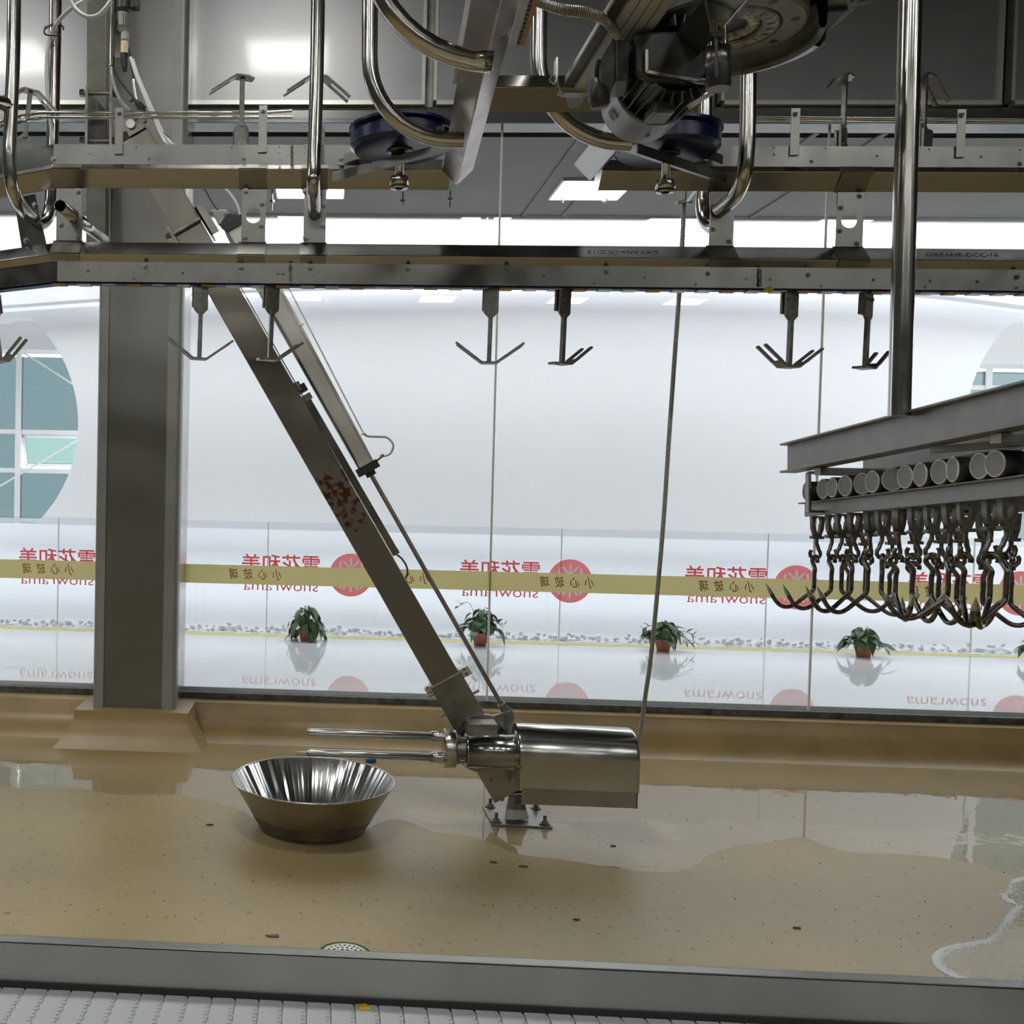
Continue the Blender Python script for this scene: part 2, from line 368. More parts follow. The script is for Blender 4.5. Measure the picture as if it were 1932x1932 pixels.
# ---- visitor corridor and atrium beyond the glass
TILE = mat('white_tile', (.74, .75, .765), 0, .03, spec=.85, var=.015, scale=1.5)
m = MB(); m.bb((-13, 7.42, CFZ-.3), (21, 10.2, CFZ)); struct('floor_corridor', m, TILE)
SZ = 4.36
m = MB(); m.bb((-13, 7.62, SZ), (21, 9.80, SZ+.2)); struct('ceiling_corridor', m, SOFFIT)
m = MB(); m.bb((-13, 9.80, SZ-.03), (21, 9.86, SZ+.25)); struct('trim_5', m, WHITE)
for px in (1025, 1108, 480, 300, 1500, 1392):
    x = XA(px, 8.9, SZ); m = MB(); m.bb((x-.02, 7.5, SZ-.012), (x+.02, 9.8, SZ-.0005)); build('cover_strip', m, SOFFIT, bpy.data.objects['ceiling_corridor'])
for px0, px1, pos in ((536, 634, 'left of centre, beyond the sheave bracket'), (1068, 1163, 'right of centre, behind the short angled beam end')):
    x = (XA(px0, 8.9, SZ)+XA(px1, 8.9, SZ))/2
    t = thing('ceiling_light', (x, 8.9, SZ), 'square white corridor soffit light ' + pos, 'ceiling light', 'LED panels in the corridor soffit')
    m = MB(); m.bb((x-.29, 8.62, SZ-.02), (x+.29, 9.18, SZ-.013)); build('diffuser', m, LED2, t)
    m = MB()
    for a, b_ in (((x-.3, 8.61), (x-.29, 9.19)), ((x+.29, 8.61), (x+.3, 9.19)), ((x-.3, 8.61), (x+.3, 8.62)), ((x-.3, 9.18), (x+.3, 9.19))): m.bb((a[0], a[1], SZ-.024), (b_[0], b_[1], SZ-.0005))
    build('light_frame', m, WHITE, t)
for px, y0, y1, lab in ((760, 366, 388, 'short threaded rod with a nut hanging from the soffit below the left sheave'), (850, 350, 392, 'long threaded rod with a nut hanging beside the slanted beam end'), (1065, 262, 383, 'thin long rod hanging left of the right corridor light'), (1142, 370, 383, 'stub of rod hanging below the right corridor light'), (514, 352, 397, 'thin rod hanging beside the drilled bracket plate')):
    p = P(px, y0, 9.0); q = P(px, y1, 9.0); t = thing('hanger_rod', (p.x, 9.0, SZ), lab, 'rod', 'rods hanging from the corridor soffit')
    m = MB(); m.cyl((p.x, 9.0, SZ), (p.x, 9.0, q.z), .008, n=8); build('rod', m, S_DARK, t)
    zz = P(px, y0+.62*(y1-y0), 9.0).z; m = MB(); m.cyl((p.x, 9.0, zz-.012), (p.x, 9.0, zz+.012), .024, n=6, smooth=False); build('nut', m, S_DARK, t)
# yellow floor line
m = MB(); m.bb((-12, 9.95, CFZ-.001), (20, 10.09, CFZ+.002)); tag(build('floor_line', m, YELLOWL), 'thin yellow line along the far edge of the white corridor floor', 'floor line')
# pebble bed and coved foot of the atrium wall
WY = 12.1
m = MB(); prof = [(10.2, CFZ-.3), (10.2, CFZ-.03), (10.42, CFZ-.01), (10.50, .36), (10.60, .46), (10.75, .53), (11.0, .575), (11.5, .60), (11.85, .66), (12.0, .78), (12.08, 1.0), (12.1, 1.25), (12.3, 1.25), (12.3, CFZ-.3)]
n = len(prof); vs = [V((x, y, z)) for x in (-13, 21) for y, z in prof]
m.add(vs, [(i, (i+1) % n, n+(i+1) % n, n+i) for i in range(n)], True); struct('trim_6', m, WALLW)
pt = thing('pebble_bed', (3, 10.3, CFZ-.05), 'row of loose white pebbles along the foot of the white atrium wall', 'pebbles')
meshes = []
for k in range(6):
    bm = bmesh.new(); bmesh.ops.create_icosphere(bm, subdivisions=1, radius=1)
    for v in bm.verts: v.co = V((v.co.x*random.uniform(.8, 1.2), v.co.y*random.uniform(.75, 1.1), v.co.z*random.uniform(.55, .85)))
    me = bpy.data.meshes.new('pebble'); bm.to_mesh(me); bm.free(); me.materials.append(STONE); me.polygons.foreach_set('use_smooth', [True]*len(me.polygons)); meshes.append(me)
xa, xb = XA(-20, 10.3, .3), XA(1950, 10.3, .3)
for k in range(300):
    x = xa+(xb-xa)*(k+random.random())/300; lay = random.random()
    o = bpy.data.objects.new('pebble', random.choice(meshes)); link(o, pt)
    s = random.uniform(.018, .038); y = 10.25+.2*random.random(); z = CFZ-.02 + s*.5 + (y-10.2)*.1 + (random.uniform(.0, .035) if lay > .5 else 0)
    o.location = V((x, y, z))-V(pt.location); o.scale = (s, s, s); o.rotation_euler = (random.random(), random.random(), random.random()*6)
# atrium wall with two round openings
A_ = lambda px, py, Y=WY: P(px, py, Y)
top = [A_(px, py) for px, py in ((-700, 640), (-350, 614), (0, 590), (183, 577), (450, 562), (700, 553), (966, 549), (1200, 549.5), (1400, 553), (1600, 560), (1760, 568.5), (1932, 591), (2300, 640), (2700, 700))]
top = smooth_path(top, 4)
lower_loop = [(-13, 1.2), (21, 1.2), (21, top[-1].z)] + [(p.x, p.z) for p in top[::-1]] + [(-13, top[0].z)]
rr = 266*WY/F_PX
c1 = A_(-111, 798); c2 = A_(2111, 800)
mx_ = frame((0, WY+.15, 0), (1, 0, 0), (0, 0, 1))
def clipc(c):
    out = []
    for x, z in circ(c.x, c.z, rr, 96):
        lim = min((p.z for p in top if abs(p.x-x) < .6), default=9)-.05; out.append((x, min(z, lim)))
    return out
wl = flat2d('wall_atrium', [lower_loop, clipc(c1), clipc(c2)], .3, mx_, WALLW, None); wl['kind'] = 'structure'
# fascia above the light slot; the sky shows above its top edge
fb = [A_(px, py, 11.8) for px, py in ((-700, 630), (-350, 604), (0, 580), (183, 567), (450, 551), (700, 544), (966, 540), (1200, 540), (1400, 544), (1600, 551), (1760, 560), (1932, 581), (2300, 628), (2700, 688))]
ft = [A_(px, py, 11.8) for px, py in ((2700, 500), (2300, 482), (1932, 470), (1640, 468), (1340, 463), (1100, 459), (840, 456), (650, 458), (500, 463), (420, 455), (400, 430), (440, 421), (503, 418.5), (571, 413.5), (640, 409), (660, 380), (640, 260), (-700, 200))]
flat2d('fascia', [[(p.x, p.z) for p in smooth_path(fb, 4)] + [(p.x, p.z) for p in smooth_path(ft[:15], 4)] + [(p.x, p.z) for p in ft[15:]]], .2, frame((0, 11.8, 0), (1, 0, 0), (0, 0, 1)), WALLW, wl)
m = MB(); sw = [A_(px, py, 12.75) for px, py in ((-350, 625), (0, 596), (450, 566), (966, 552), (1400, 556), (1760, 572), (1932, 595), (2300, 640))]
m.tube([p for p in smooth_path(sw, 4)], .05, 8); build('slot_lamp', m, emit('slot_light', (1, 1, 1), 4.0), wl)
m = MB(); m.bb((-13.2, 7.42, 0), (-13, 14, 9)); struct('wall_atrium_left', m, WALLW)
m = MB(); m.bb((21, 7.42, 0), (21.2, 14, 9)); struct('wall_atrium_right', m, WALLW)
# framed windows in the round openings
def round_window(n, c, px_edge):
    YB = 12.95
    ztop = c.z + .78; zbot = c.z-1.45
    xl, xr = c.x-1.72, c.x+1.72
    m = MB(); m.bb((xl-.3, 12.4, ztop), (xr+.3, YB+.2, ztop+1.6)); m.bb((xl-.3, 12.4, zbot-.5), (xr+.3, YB+.2, zbot)); o = struct('window_%d' % n, m, GREYF)
    return o, xl, xr, ztop, zbot, YB
def fr(parent, a, b_, name='window_frame'): m = MB(); m.bb(a, b_); return build(name, m, GREYF, parent, .004)
YB = 12.95
for n, c in ((8, c1), (9, c2)):
    left = n == 8
    if left: q = lambda px, py: P(px, py, YB)
    zt = P(60, 669, YB).z if left else P(1900, 697, YB).z; zb = P(60, 999, YB).z if left else zt-2.2
    xl, xr = c.x-2.0, c.x+2.0
    m = MB(); m.bb((xl, 12.45, zt), (xr, YB+.1, zt+1.2)); m.bb((xl, 12.45, zb-.6), (xr, YB+.1, zb)); o = struct('window_%d' % n, m, GREYF)
    xm = P(35, 800, YB).x if left else P(1864, 720, YB).x
    Xs = [xm-2.9, xm-1.45, xm, xm+1.45, xm+2.9]
    z1 = P(100, 816, YB).z if left else P(1900, 732, YB).z
    z2 = P(100, 889, YB).z if left else P(1900, 846, YB).z
    z3 = P(100, 983, YB).z if left else z2-.7
    for x in Xs:
        if xl < x < xr: fr(o, (x-.035, YB-.03, zb), (x+.035, YB+.06, zt))
    for z in (z1, z2, z3): fr(o, (xl, YB-.01, z-.03), (xr, YB+.05, z+.03))
    zz = [zb, z3, z2, z1, zt]
    for i in range(len(Xs)-1):
        for j in range(4):
            a, b_ = max(Xs[i]+.035, xl), min(Xs[i+1]-.035, xr)
            if b_ <= a: continue
            if left and i == 2 and j == 2:      # open hopper sash
                m = MB(); h = zz[3]-zz[2]-.06; t_ = .55; za = zz[3]-.03
                ax = (V((1, 0, 0)), V((0, math.cos(t_), -math.sin(t_)*-1)), V((0, -math.sin(t_), math.cos(t_))))
                d = V((0, .38, -.92)).normalized(); L_ = h
                nx = V((0, .92, .38))
                m.box(V(((a+b_)/2, YB+.03, za))+d*L_/2, (b_-a-.08, L_-.08, .006), (V((1, 0, 0)), d, nx)); s = build('pane', m, TEALB, o)
                m = MB(); c0 = V(((a+b_)/2, YB+.03, za))
                m.box(c0+d*.02, (b_-a, .04, .03), (V((1, 0, 0)), d, nx)); m.box(c0+d*(L_-.02), (b_-a, .04, .03), (V((1, 0, 0)), d, nx))
                for sx in (-1, 1): m.box(c0+d*L_/2+V((sx*((b_-a)/2-.02), 0, 0)), (.04, L_, .03), (V((1, 0, 0)), d, nx))
                build('open_sash', m, WHITE, o)
            else:
                m = MB(); m.bb((a, YB, zz[j]+.03), (b_, YB+.008, zz[j+1]-.03)); build('pane', m, TEAL, o)
    if left:
        for p0, p1 in (((50, 669), (150, 733)), ((0, 917), (152, 827))):
            a, b_ = P(*p0, 12.75), P(*p1, 12.75); d = b_-a; m = MB(); m.bar(a-d*.1, b_+d*.4, .02, .02); build('brace_rod', m, GREYF, o)
# glass railing of the corridor with the red shop marks
RY = 10.12
rl = thing('glass_railing', (3, RY, CFZ), 'clear glass railing with red round snowflake marks and mirrored red lettering', 'railing')
rj = [XA(p, RY, 1) for p in (-300, 110, 505, 1058, 1447, 1836, 2225)]
for a, b_ in zip(rj[:-1], rj[1:]):
    m = MB(); m.bb((a+.004, RY-.006, CFZ), (b_-.004, RY+.006, 1.417)); build('glass_pane', m, RGLASS, rl)
    m = MB(); m.bb((b_-.005, RY-.007, CFZ+.02), (b_+.005, RY+.007, 1.415)); build('joint_strip', m, JOINT, rl)
ly = RY-.010
for px in (240, 662, 1075.5, 1502, 1925):
    c = P(px, 1085+(px-662)*.0275, ly); R_ = .213
    m = MB(); m.add([(x_, ly, z_) for x_, z_ in circ(c.x, c.z, R_, 48)], [tuple(range(48))]); lg = build('round_mark', m, RED, rl)
    m = MB(); yy = ly-.0025
    def stroke(a, b_, w_=.019): m.bar((c.x+a[0]*R_, yy, c.z+a[1]*R_), (c.x+b_[0]*R_, yy, c.z+b_[1]*R_), w_, .001, up=(0, 1, 0))
    for s in (1, -1):
        for k in range(3):
            an = math.radians(90+s*(0 if k == 0 else 0)); 
        stroke((0, -.05*s), (0, .78*s)); stroke((0, .28*s), (.36, .66*s)); stroke((0, .28*s), (-.36, .66*s))
        for q in (1, -1):
            stroke((.02*q, .05*s), (.52*q, .32*s)); stroke((.52*q, .30*s), (.48*q, .62*s)); stroke((.40*q, .25*s), (.74*q, .30*s))
    build('snowflake_strokes', m, WHITEV, lg)
    mir = frame((0, 0, 0), (-1, 0, 0), (0, 0, 1))
    tc_ = P(px-132, 1070+(px-662)*.0275-3, ly)
    M1 = Matrix.Translation((tc_.x, ly, tc_.z)) @ Matrix(((-1, 0, 0, 0), (0, 0, -1, 0), (0, 1, 0, 0), (0, 0, 0, 1)))
    text('lettering', '雪花和美', .198, M1, RED, rl, .001, fat=.0026)
    tc_ = P(px-132, 1109+(px-662)*.0275-3, ly)
    M1 = Matrix.Translation((tc_.x, ly, tc_.z)) @ Matrix(((-1, 0, 0, 0), (0, 0, -1, 0), (0, 1, 0, 0), (0, 0, 0, 1)))
    M1 = M1 @ Matrix.Diagonal((1.2, 1, 1, 1))
    text('lettering', 'snowrama', .15, M1, RED, rl, .001, fat=-.0006)
# yellow warning tape on the glass wall
ty = GY-.009
tz0, tz1 = P(0, 1090, ty).z, P(0, 1055, ty).z
tp = thing('warning_tape', (1, ty, tz0), 'wide yellow tape with mirrored brown handwriting stuck along the glass wall', 'tape')
xcl = cx0-.0; xcr = XA(357, 7.34, 1.2)
for a, b_ in ((XL+.5, cx0+.05), (cx1-.05, XR-.5)):
    m = MB(); m.add([(a, ty, tz0), (b_, ty, tz0), (b_, ty, tz1), (a, ty, tz1)], [(0, 1, 2, 3)]); build('tape_strip', m, TAPE, tp)
for px in (92, 483, 760, 1071, 1372, 1770):
    x = XA(px, ty, (tz0+tz1)/2)
    for i, ch in enumerate('小心玻璃'):
        M1 = Matrix.Translation((x+.156-.104*i, ty-.0015, (tz0+tz1)/2)) @ Matrix(((-1, 0, 0, 0), (0, 0, -1, 0), (0, 1, 0, 0), (0, 0, 0, 1))) @ Matrix.Diagonal((.8, 1, 1, 1))
        text('lettering', ch, .085, M1, TAPETXT, tp, .0006, shear=.25, fat=.0005)
# hall LED panels (they light the hall and show in the steel)
HLP = [(x, y) for y in (3.9, -2.6, -9.6) for x in (-6.3, -3.4, -.5, 2.5, 5.5, 8.2) if not (y == 3.9 and x > 1)]
for k, (x, y) in enumerate(HLP):
    m = MB(); m.bb((x-.4, y-.4, ROOF-.025), (x+.4, y+.4, ROOF-.015)); d = build('diffuser', m, LED, bpy.data.objects['ceiling'])
    m = MB(); m.bb((x-.42, y-.42, ROOF-.02), (x+.42, y+.42, ROOF-.0005)); build('light_frame', m, WHITE, bpy.data.objects['ceiling'])
# ================================================================ OVERHEAD CONVEYOR
# bolts (one shared mesh per size)
def bolt_mesh(r, h):
    m = MB(); m.cyl((0, 0, 0), (0, -h*.25, 0), r*1.35, n=14); m.cyl((0, -h*.25, 0), (0, -h, 0), r, n=6, smooth=False); m.cyl((0, -h, 0), (0, -h*1.5, 0), r*.5, n=8)
    me = bpy.data.meshes.new('bolt'); me.from_pydata([tuple(v) for v in m.v], [], m.f); me.materials.append(S_BOLT)
    bm = bmesh.new(); bm.from_mesh(me); bmesh.ops.recalc_face_normals(bm, faces=bm.faces); bm.to_mesh(me); bm.free(); return me
BM = {}
def bolt(parent, p, r=.010, h=.012, rot=None):
    k = (round(r, 4), round(h, 4))
    if k not in BM: BM[k] = bolt_mesh(r, h)
    o = bpy.data.objects.new('bolt', BM[k]); link(o, parent); o.location = V(p)-origin_of(parent)
    if rot is not None: o.rotation_mode = 'QUATERNION'; o.rotation_quaternion = V((0, -1, 0)).rotation_difference(V(rot))
    return o
YD = 4.20; YU = YD+.025; YL = YD+.026       # front corner of the square tubes (set on edge); front planes of the guard strips
TS = .0635                                  # half diagonal of the tubes
zU = lambda py, px=300: P(px, py, YU).z
U_c = P(300, 318.5, YD).z; L_c = P(300, 479.5, YD).z
U_top = zU(274); L_pb = P(300, 533, YL).z
U_lip = U_c-TS; L_top = L_c+TS; L_lip = L_c
YLb = YL
XB, XBu = XA(103, YD, 2.8), XA(95, YD, 3.1)
XE = 6.4
def turn(xb, y, xe=XE, x_start=1.75): return [(xb-1.75, y+.95), (xb, y), (xe, y)]
DIA = lambda c: [(0, c), (TS, c+TS), (2*TS, c), (TS, c-TS)]
XUL, XUR = XA(846, YD+TS, U_c-TS), XA(1128, YD+TS, U_c-TS)
def track_upper(path, gpath, label):
    t = thing('upper_track', (path[-1][0]-.5, YD, U_lip), label, 'conveyor track')
    m = MB(); m.sweep(DIA(U_c), path); build('edge_set_tube', m, S_RAIL, t, .004)
    m = MB(); m.sweep([(.025, U_c+.0255), (.025, U_top), (.031, U_top), (.031, U_c+.0255)], gpath); m.sweep([(.025, U_top), (.025, U_top+.003), (.05, U_top+.003), (.05, U_top)], gpath); build('guard_strip', m, S_PLATE, t)
    return t
upper = track_upper(turn(XBu, YD, XUL), turn(XBu, YD, XA(676, YU, 3.1)), 'left stretch of the upper conveyor track, a steel tube with brown mirrored underside')
upper2 = track_upper([(XUR, YD), (XE, YD)], [(XA(1338, YU, 3.1), YD), (XE, YD)], 'right stretch of the upper conveyor track, a steel tube passing behind the big pole')
lower = thing('lower_track', (2, YD, L_lip), 'lower overhead conveyor track carrying the downward leg hangers over the whole width', 'conveyor track')
m = MB(); m.sweep(DIA(L_c), turn(XB, YD)); build('edge_set_tube', m, S_RAIL, lower, .004)
m = MB(); m.sweep([(.026, L_pb), (.026, L_c-.0265), (.032, L_c-.0265), (.032, L_pb)], turn(XB, YD)); m.sweep([(.020, L_pb), (.020, L_pb+.006), (.032, L_pb+.006), (.032, L_pb)], turn(XB, YD)); build('guard_strip', m, S_PLATE, lower)
m = MB(); m.sweep([(.035, L_pb-.006), (.035, L_pb+.03), (.085, L_pb+.03), (.085, L_pb-.006)], turn(XB, YD)); build('chain', m, BLUEC, lower, label='dark blue plastic chain')
for k in range(40):
    px = 110+47*k; x = XA(px, YLb, L_pb); mm = MB(); mm.box((x, YLb+.03, L_pb-.008), (.055, .045, .006)); build('slat', mm, ORANGE if k % 3 == 0 else S_DARK, lower)
# screws along both tracks
for px, py in ((165, 511), (274, 502), (344, 513), (455, 504), (523, 515), (534, 515), (586, 504.5), (701, 516), (770, 506), (887, 518), (957, 507), (1027, 520), (1146, 511), (1218, 522.5), (1338, 514.5), (1410, 525), (1455, 526), (1527, 517), (1650, 527), (1757, 540 if False else 529), (1846, 530), (1920, 521)):
    big = py < 519 and (px in (274, 455, 586, 770, 957, 1146, 1338, 1527)) or px == 1920
    p = P(px, py, YLb-.003); bolt(lower, p, .0085 if big else .005, .01 if big else .005)
for px in (252, 432, 608, 956, 1122, 1314, 1551, 1747, 1919): bolt(lower, P(px, 525+(px-252)*.0105, YLb-.003), .004, .004)
for px, py, r in ((101, 300, .008), (168, 289, .004), (126, 308, .005), (281, 298, .006), (460, 298, .009), (257, 277, .004), (437, 276, .004), (527, 275, .004), (527, 288, .004), (575, 275, .004), (575, 287.5, .004), (644, 299, .009), (1340, 302, .009), (1461, 278, .004), (1461, 291, .004), (1533, 303, .008), (1559, 279, .004), (1656, 294, .005), (1754, 281.5, .004), (1852, 295, .004), (1926, 308, .008), (1926, 282, .004)):
    bolt(upper if px < 1000 else upper2, P(px, py, YU-.001), r, r)
# weld seams across the tracks
WELD = mat('weld_mark', (.40, .36, .30), .9, .55, var=.5, scale=90, bump=.5, bscale=120)
for px, (a, b_), yy in ((551, (275, 310), YU-.002), (548, (497, 533), YLb-.007), (1434, (507, 541), YLb-.007)):
    p, q = P(px, a, yy), P(px, b_, yy); m = MB()
    for k in range(9):
        c = p.lerp(q, (k+.5)/9); m.cyl(c, c+V((0, -.003, 0)), .006+.002*random.random(), n=7, smooth=False)
    build('weld_seam', m, WELD, upper if px == 551 else lower)
# pen marks on the sloping upper face of the lower tube
for body, px, fl in (('GXKANE-DCC-15', 1176, -1), ('GXBANE-DCC-16', 1814, 1), ('2-06', 166, 1)):
    o_ = V((XA(px, YD+.03, L_c+.03), YD+.0295, L_c+.0305)); r2 = math.sqrt(.5)
    text('pen_mark', body, .036, frame(o_, (fl, 0, 0), (0, fl*r2, fl*r2)), GLINE, lower, .0006, shear=.2)
# bracket plates joining the two tracks
def bracket(pxa, pxb, label, hole=None, bolts=()):
    Yp = YD+TS-.004; zt, zb = U_lip-.002, L_top+.002
    xa, xb = XA(pxa, Yp, 2.9), XA(pxb, Yp, 2.9)
    t = thing('bracket_plate', ((xa+xb)/2, Yp, zb), label, 'bracket', 'bracket plates between the conveyor tracks')
    loops = [[(xa, zb), (xb, zb), (xb, zt), (xa, zt)]]
    if hole: h = P(hole[0], hole[1], Yp); loops.append(circ(h.x, h.z, .0325, 28))
    flat2d('plate', loops, .008, frame((0, Yp, 0), (1, 0, 0), (0, 0, 1)), S_PLATE, t)
    e = .004; q = YD
    def wrap(nm, c, pts):
        m = MB(); n_ = len(pts)
        for a, b_ in zip(pts[:-1], pts[1:]):
            dy, dz = b_[0]-a[0], b_[1]-a[1]; l_ = math.hypot(dy, dz); ny, nz = (dz/l_, -dy/l_)
            if ny > 0 : ny, nz = -ny, -nz
            m.prism([(xa-.012, q+a[0]+ny*.001, c+a[1]+nz*.001), (xa-.012, q+b_[0]+ny*.001, c+b_[1]+nz*.001), (xa-.012, q+b_[0]+ny*e, c+b_[1]+nz*e), (xa-.012, q+a[0]+ny*e, c+a[1]+nz*e)], (xb-xa+.016, 0, 0))
        build(nm, m, S_PLATE, t)
    wrap('lower_saddle', L_c, [(TS, TS), (-.002, 0), (.022, -.022)])
    wrap('upper_saddle', U_c, [(.022, .022), (-.002, 0), (TS, -TS)])
    for px, py in bolts: bolt(t, P(px, py, Yp-.004), .0095, .012)
    return t
bracket(107, 155, 'stainless bracket plate with a stub pipe welded through it, at left', bolts=((147, 361), (115, 424), (146, 447)))
bracket(456, 501, 'drilled bracket plate left of centre, round hole showing white', hole=(478, 406.5), bolts=((464, 360.5), (494, 384), (493, 425), (462, 448)))
bracket(573, 615, 'bracket plate with a bent tube ending on it, below the left blue sheave', bolts=((576, 361), (611, 387), (609, 425), (577, 449)))
bracket(1339, 1384, 'bracket plate with a bent tube ending on it, right of the flexible conduit', bolts=((1348, 388), (1347, 431), (1377, 454), (1379, 367)))
bracket(1578, 1628, 'drilled bracket plate at right, round hole showing white', hole=(1602, 415), bolts=((1623, 369), (1588, 391), (1586, 434), (1618, 459)))
# slanted plate on the bent stretch at far left
p0, p1, p2, p3 = P(26, 374, 4.40), P(66, 366, 4.36), P(88, 464, 4.36), P(42, 474, 4.40)
t = thing('bracket_plate', p3, 'slanted bracket plate at the far left where the tracks bend', 'bracket', 'bracket plates between the conveyor tracks')
m = MB(); m.prism([p0, p1, p2, p3], (.0, .008, 0)); build('plate', m, S_PLATE, t, .001)
for px, py in ((66, 387), (76, 423), (50, 454)): bolt(t, P(px, py, 4.365), .0095, .012)
# guide rods on flat holders
def rodline(pts, label, name='guide_rod'):
    t = thing(name, pts[0], label, 'rod', 'guide rods above the upper track'); m = MB(); m.tube(pts, .0062, 10); build('rod', m, S_TUBE, t); return t
g0 = zU(213.2, 300); g1 = zU(221.8, 300)
gy = YU+.06
lx = lambda px, py: P(px, py, 4.35)
rodline([P(-40, 240, 4.5), P(38, 219.5, 4.12), P(75, 213, gy), P(300, 213, gy), P(496, 213, gy), P(551, 209, gy)], 'upper of two thin guide rods at left, kinked near its left end')
rodline([P(-40, 250, 4.5), P(50, 227, 4.12), P(85, 221.5, gy), P(300, 221.8, gy), P(552, 221, gy)], 'lower of two thin guide rods at left above the upper track')
rodline([P(1428, 220, gy), P(1700, 223, gy), P(1990, 226, gy)], 'upper of two thin guide rods at right above the upper track')
rodline([P(1428, 226.5, gy), P(1700, 231, gy), P(1990, 233, gy)], 'lower of two thin guide rods at right above the upper track')
for px, pxl, a, b_, lab in ((216, 233, 203, 291, 'flat holder strip near the column carrying the guide rods'), (487, 505, 199, 288, 'flat holder strip right of the upturned hanger, carrying the left guide rods'), (1490, 1510, 204, 293, 'flat holder strip at right between the two bent tubes'), (1803, 1823, 206, 297, 'flat holder strip right of the big pole')):
    p, q = P(px, b_, YU-.006), P(pxl, a, YU-.006); t = thing('rod_holder', ((p.x+q.x)/2, YU-.006, p.z), lab, 'holder', 'flat holders of the guide rods')
    m = MB(); m.bb((p.x, YU-.009, p.z), (q.x, YU-.004, q.z)); build('strip', m, S_PLATE, t, .001); bolt(t, V(((p.x+q.x)/2, YU-.01, q.z-.022)), .009, .012)
# ---------------------------------------------------------------- leg hangers
def hanger_proto(double, label):
    t = thing('leg_hanger', (0, 0, 0), label, 'hanger', 'leg hangers on the overhead conveyor')
    m = MB(); pl = [(-.030, 0), (.030, 0), (.030, -.098), (.012, -.118), (-.012, -.118), (-.030, -.098)]
    m.prism([(x, -.005, z) for x, z in pl], (0, .01, 0)); build('carrier_plate', m, S_CARR, t, .0015)
    m = MB(); m.bb((-.036, .012, -.09), (.030, .022, -.005)); build('back_plate', m, S_CARR, t)
    for x in (-.014, .014): m = MB(); m.cyl((x, -.005, -.03), (x, -.012, -.03), .0075, n=10); build('rivet', m, S_BOLT, t)
    m = MB(); m.bb((-.009, -.009, -.30), (.009, .009, -.10)); build('stem', m, S_CARR, t, .002)
    m = MB(); m.bb((-.030, -.028, -.308), (.030, .028, -.300)); build('foot', m, S_CARR, t, .001)
    for s in ((1, -1) if double else (1,)):
        m = MB(); d = V((s*.105, 0, .078)).normalized(); nz = V((-s*d.z, 0, s*d.x))
        if s < 0: nz = V((d.z, 0, -d.x))
        a = V((s*.029, 0, -.304))
        def pr(y0, y1, l0, l1): 
            c = a + d*((l0+l1)/2) + V((0, (y0+y1)/2, 0)); m.box(c, (l1-l0, y1-y0, .009), (d, V((0, 1, 0)), d.cross(V((0, 1, 0)))))
        pr(-.030, .030, 0, .035); pr(-.032, -.016, .03, .134); pr(.016, .032, .03, .130)
        build('fork_arm', m, S_CARR, t, .0015)
    if not double:
        m = MB(); m.bb((-.05, -.012, -.309), (-.028, .028, -.300)); build('stub', m, S_CARR, t, .001)
    return t
HZ = L_pb-.004; HY = YLb+.034
LAB = {377: 'double fork leg hanger in front of the column edge', 512: 'single fork leg hanger in front of the slanted lift beam', 928: 'double fork leg hanger in line with a glass joint, near centre', 1067: 'single fork leg hanger just left of the flexible conduit', 1495: 'double fork leg hanger left of the right glass joint', 1640: 'single fork leg hanger beside the big pole'}
lower_h = {True: None, False: None}
for px, dbl, rz in ((377, True, 0.25), (512, False, .45), (928, True, -.12), (1067, False, .55), (1495, True, .3), (1640, False, .65)):
    if lower_h[dbl] is None: o = lower_h[dbl] = hanger_proto(dbl, LAB[px])
    else: o = copy_tree(lower_h[dbl]); o['label'] = LAB[px]
    p = P(px+ (3 if px < 600 else 0), 540, HY); o.location = V((p.x, HY, HZ)); o.rotation_euler = (0, 0.012*(1 if dbl else 2.2), rz)
o = copy_tree(lower_h[True]); o['label'] = 'leg hanger cut off by the left picture edge below the tracks'
p = P(-8, 556, HY+.3); o.location = V((p.x, HY+.25, HZ)); o.rotation_euler = (.0, -.16, -.3)
# upturned ones on the upper chain: flipped about the track axis
HU = U_top-.005; HUY = YU+.06
for px, dbl, rz, lab in ((455, False, math.pi+.35, 'single fork hanger standing upside down on the upper track at left'), (597, True, .25, 'double fork hanger upside down behind the bent tube with the left sheave'), (1590, False, math.pi+.75, 'single fork hanger upside down on the upper track at right'), (1741, True, .6, 'double fork hanger upside down half hidden by the big pole')):
    o = copy_tree(lower_h[dbl]); o['label'] = lab
    p = P(px, 270, HUY); o.location = V((p.x, HUY, HU)); o.rotation_euler = (math.pi, 0, rz)
o = copy_tree(lower_h[True]); o['label'] = 'double fork hanger upside down at the far left bend'
p = P(45, 292, HUY+.1); o.location = V((p.x, HUY+.08, HU-.02)); o.rotation_euler = (math.pi, .1, .5)
# ---------------------------------------------------------------- tube supports
def pipe(name, pts, r, label, m_=S_TUBE, extra=()):
    t = thing(name, pts[0], label, 'pipe', None); m = MB(); m.tube(pts, r, 20); build('tube', m, m_, t)
    for k, (a, b_, r2) in enumerate(extra): m = MB(); m.tube([a, b_], r2, 16); build('branch_tube', m, m_, t)
    return t
YF = 4.06
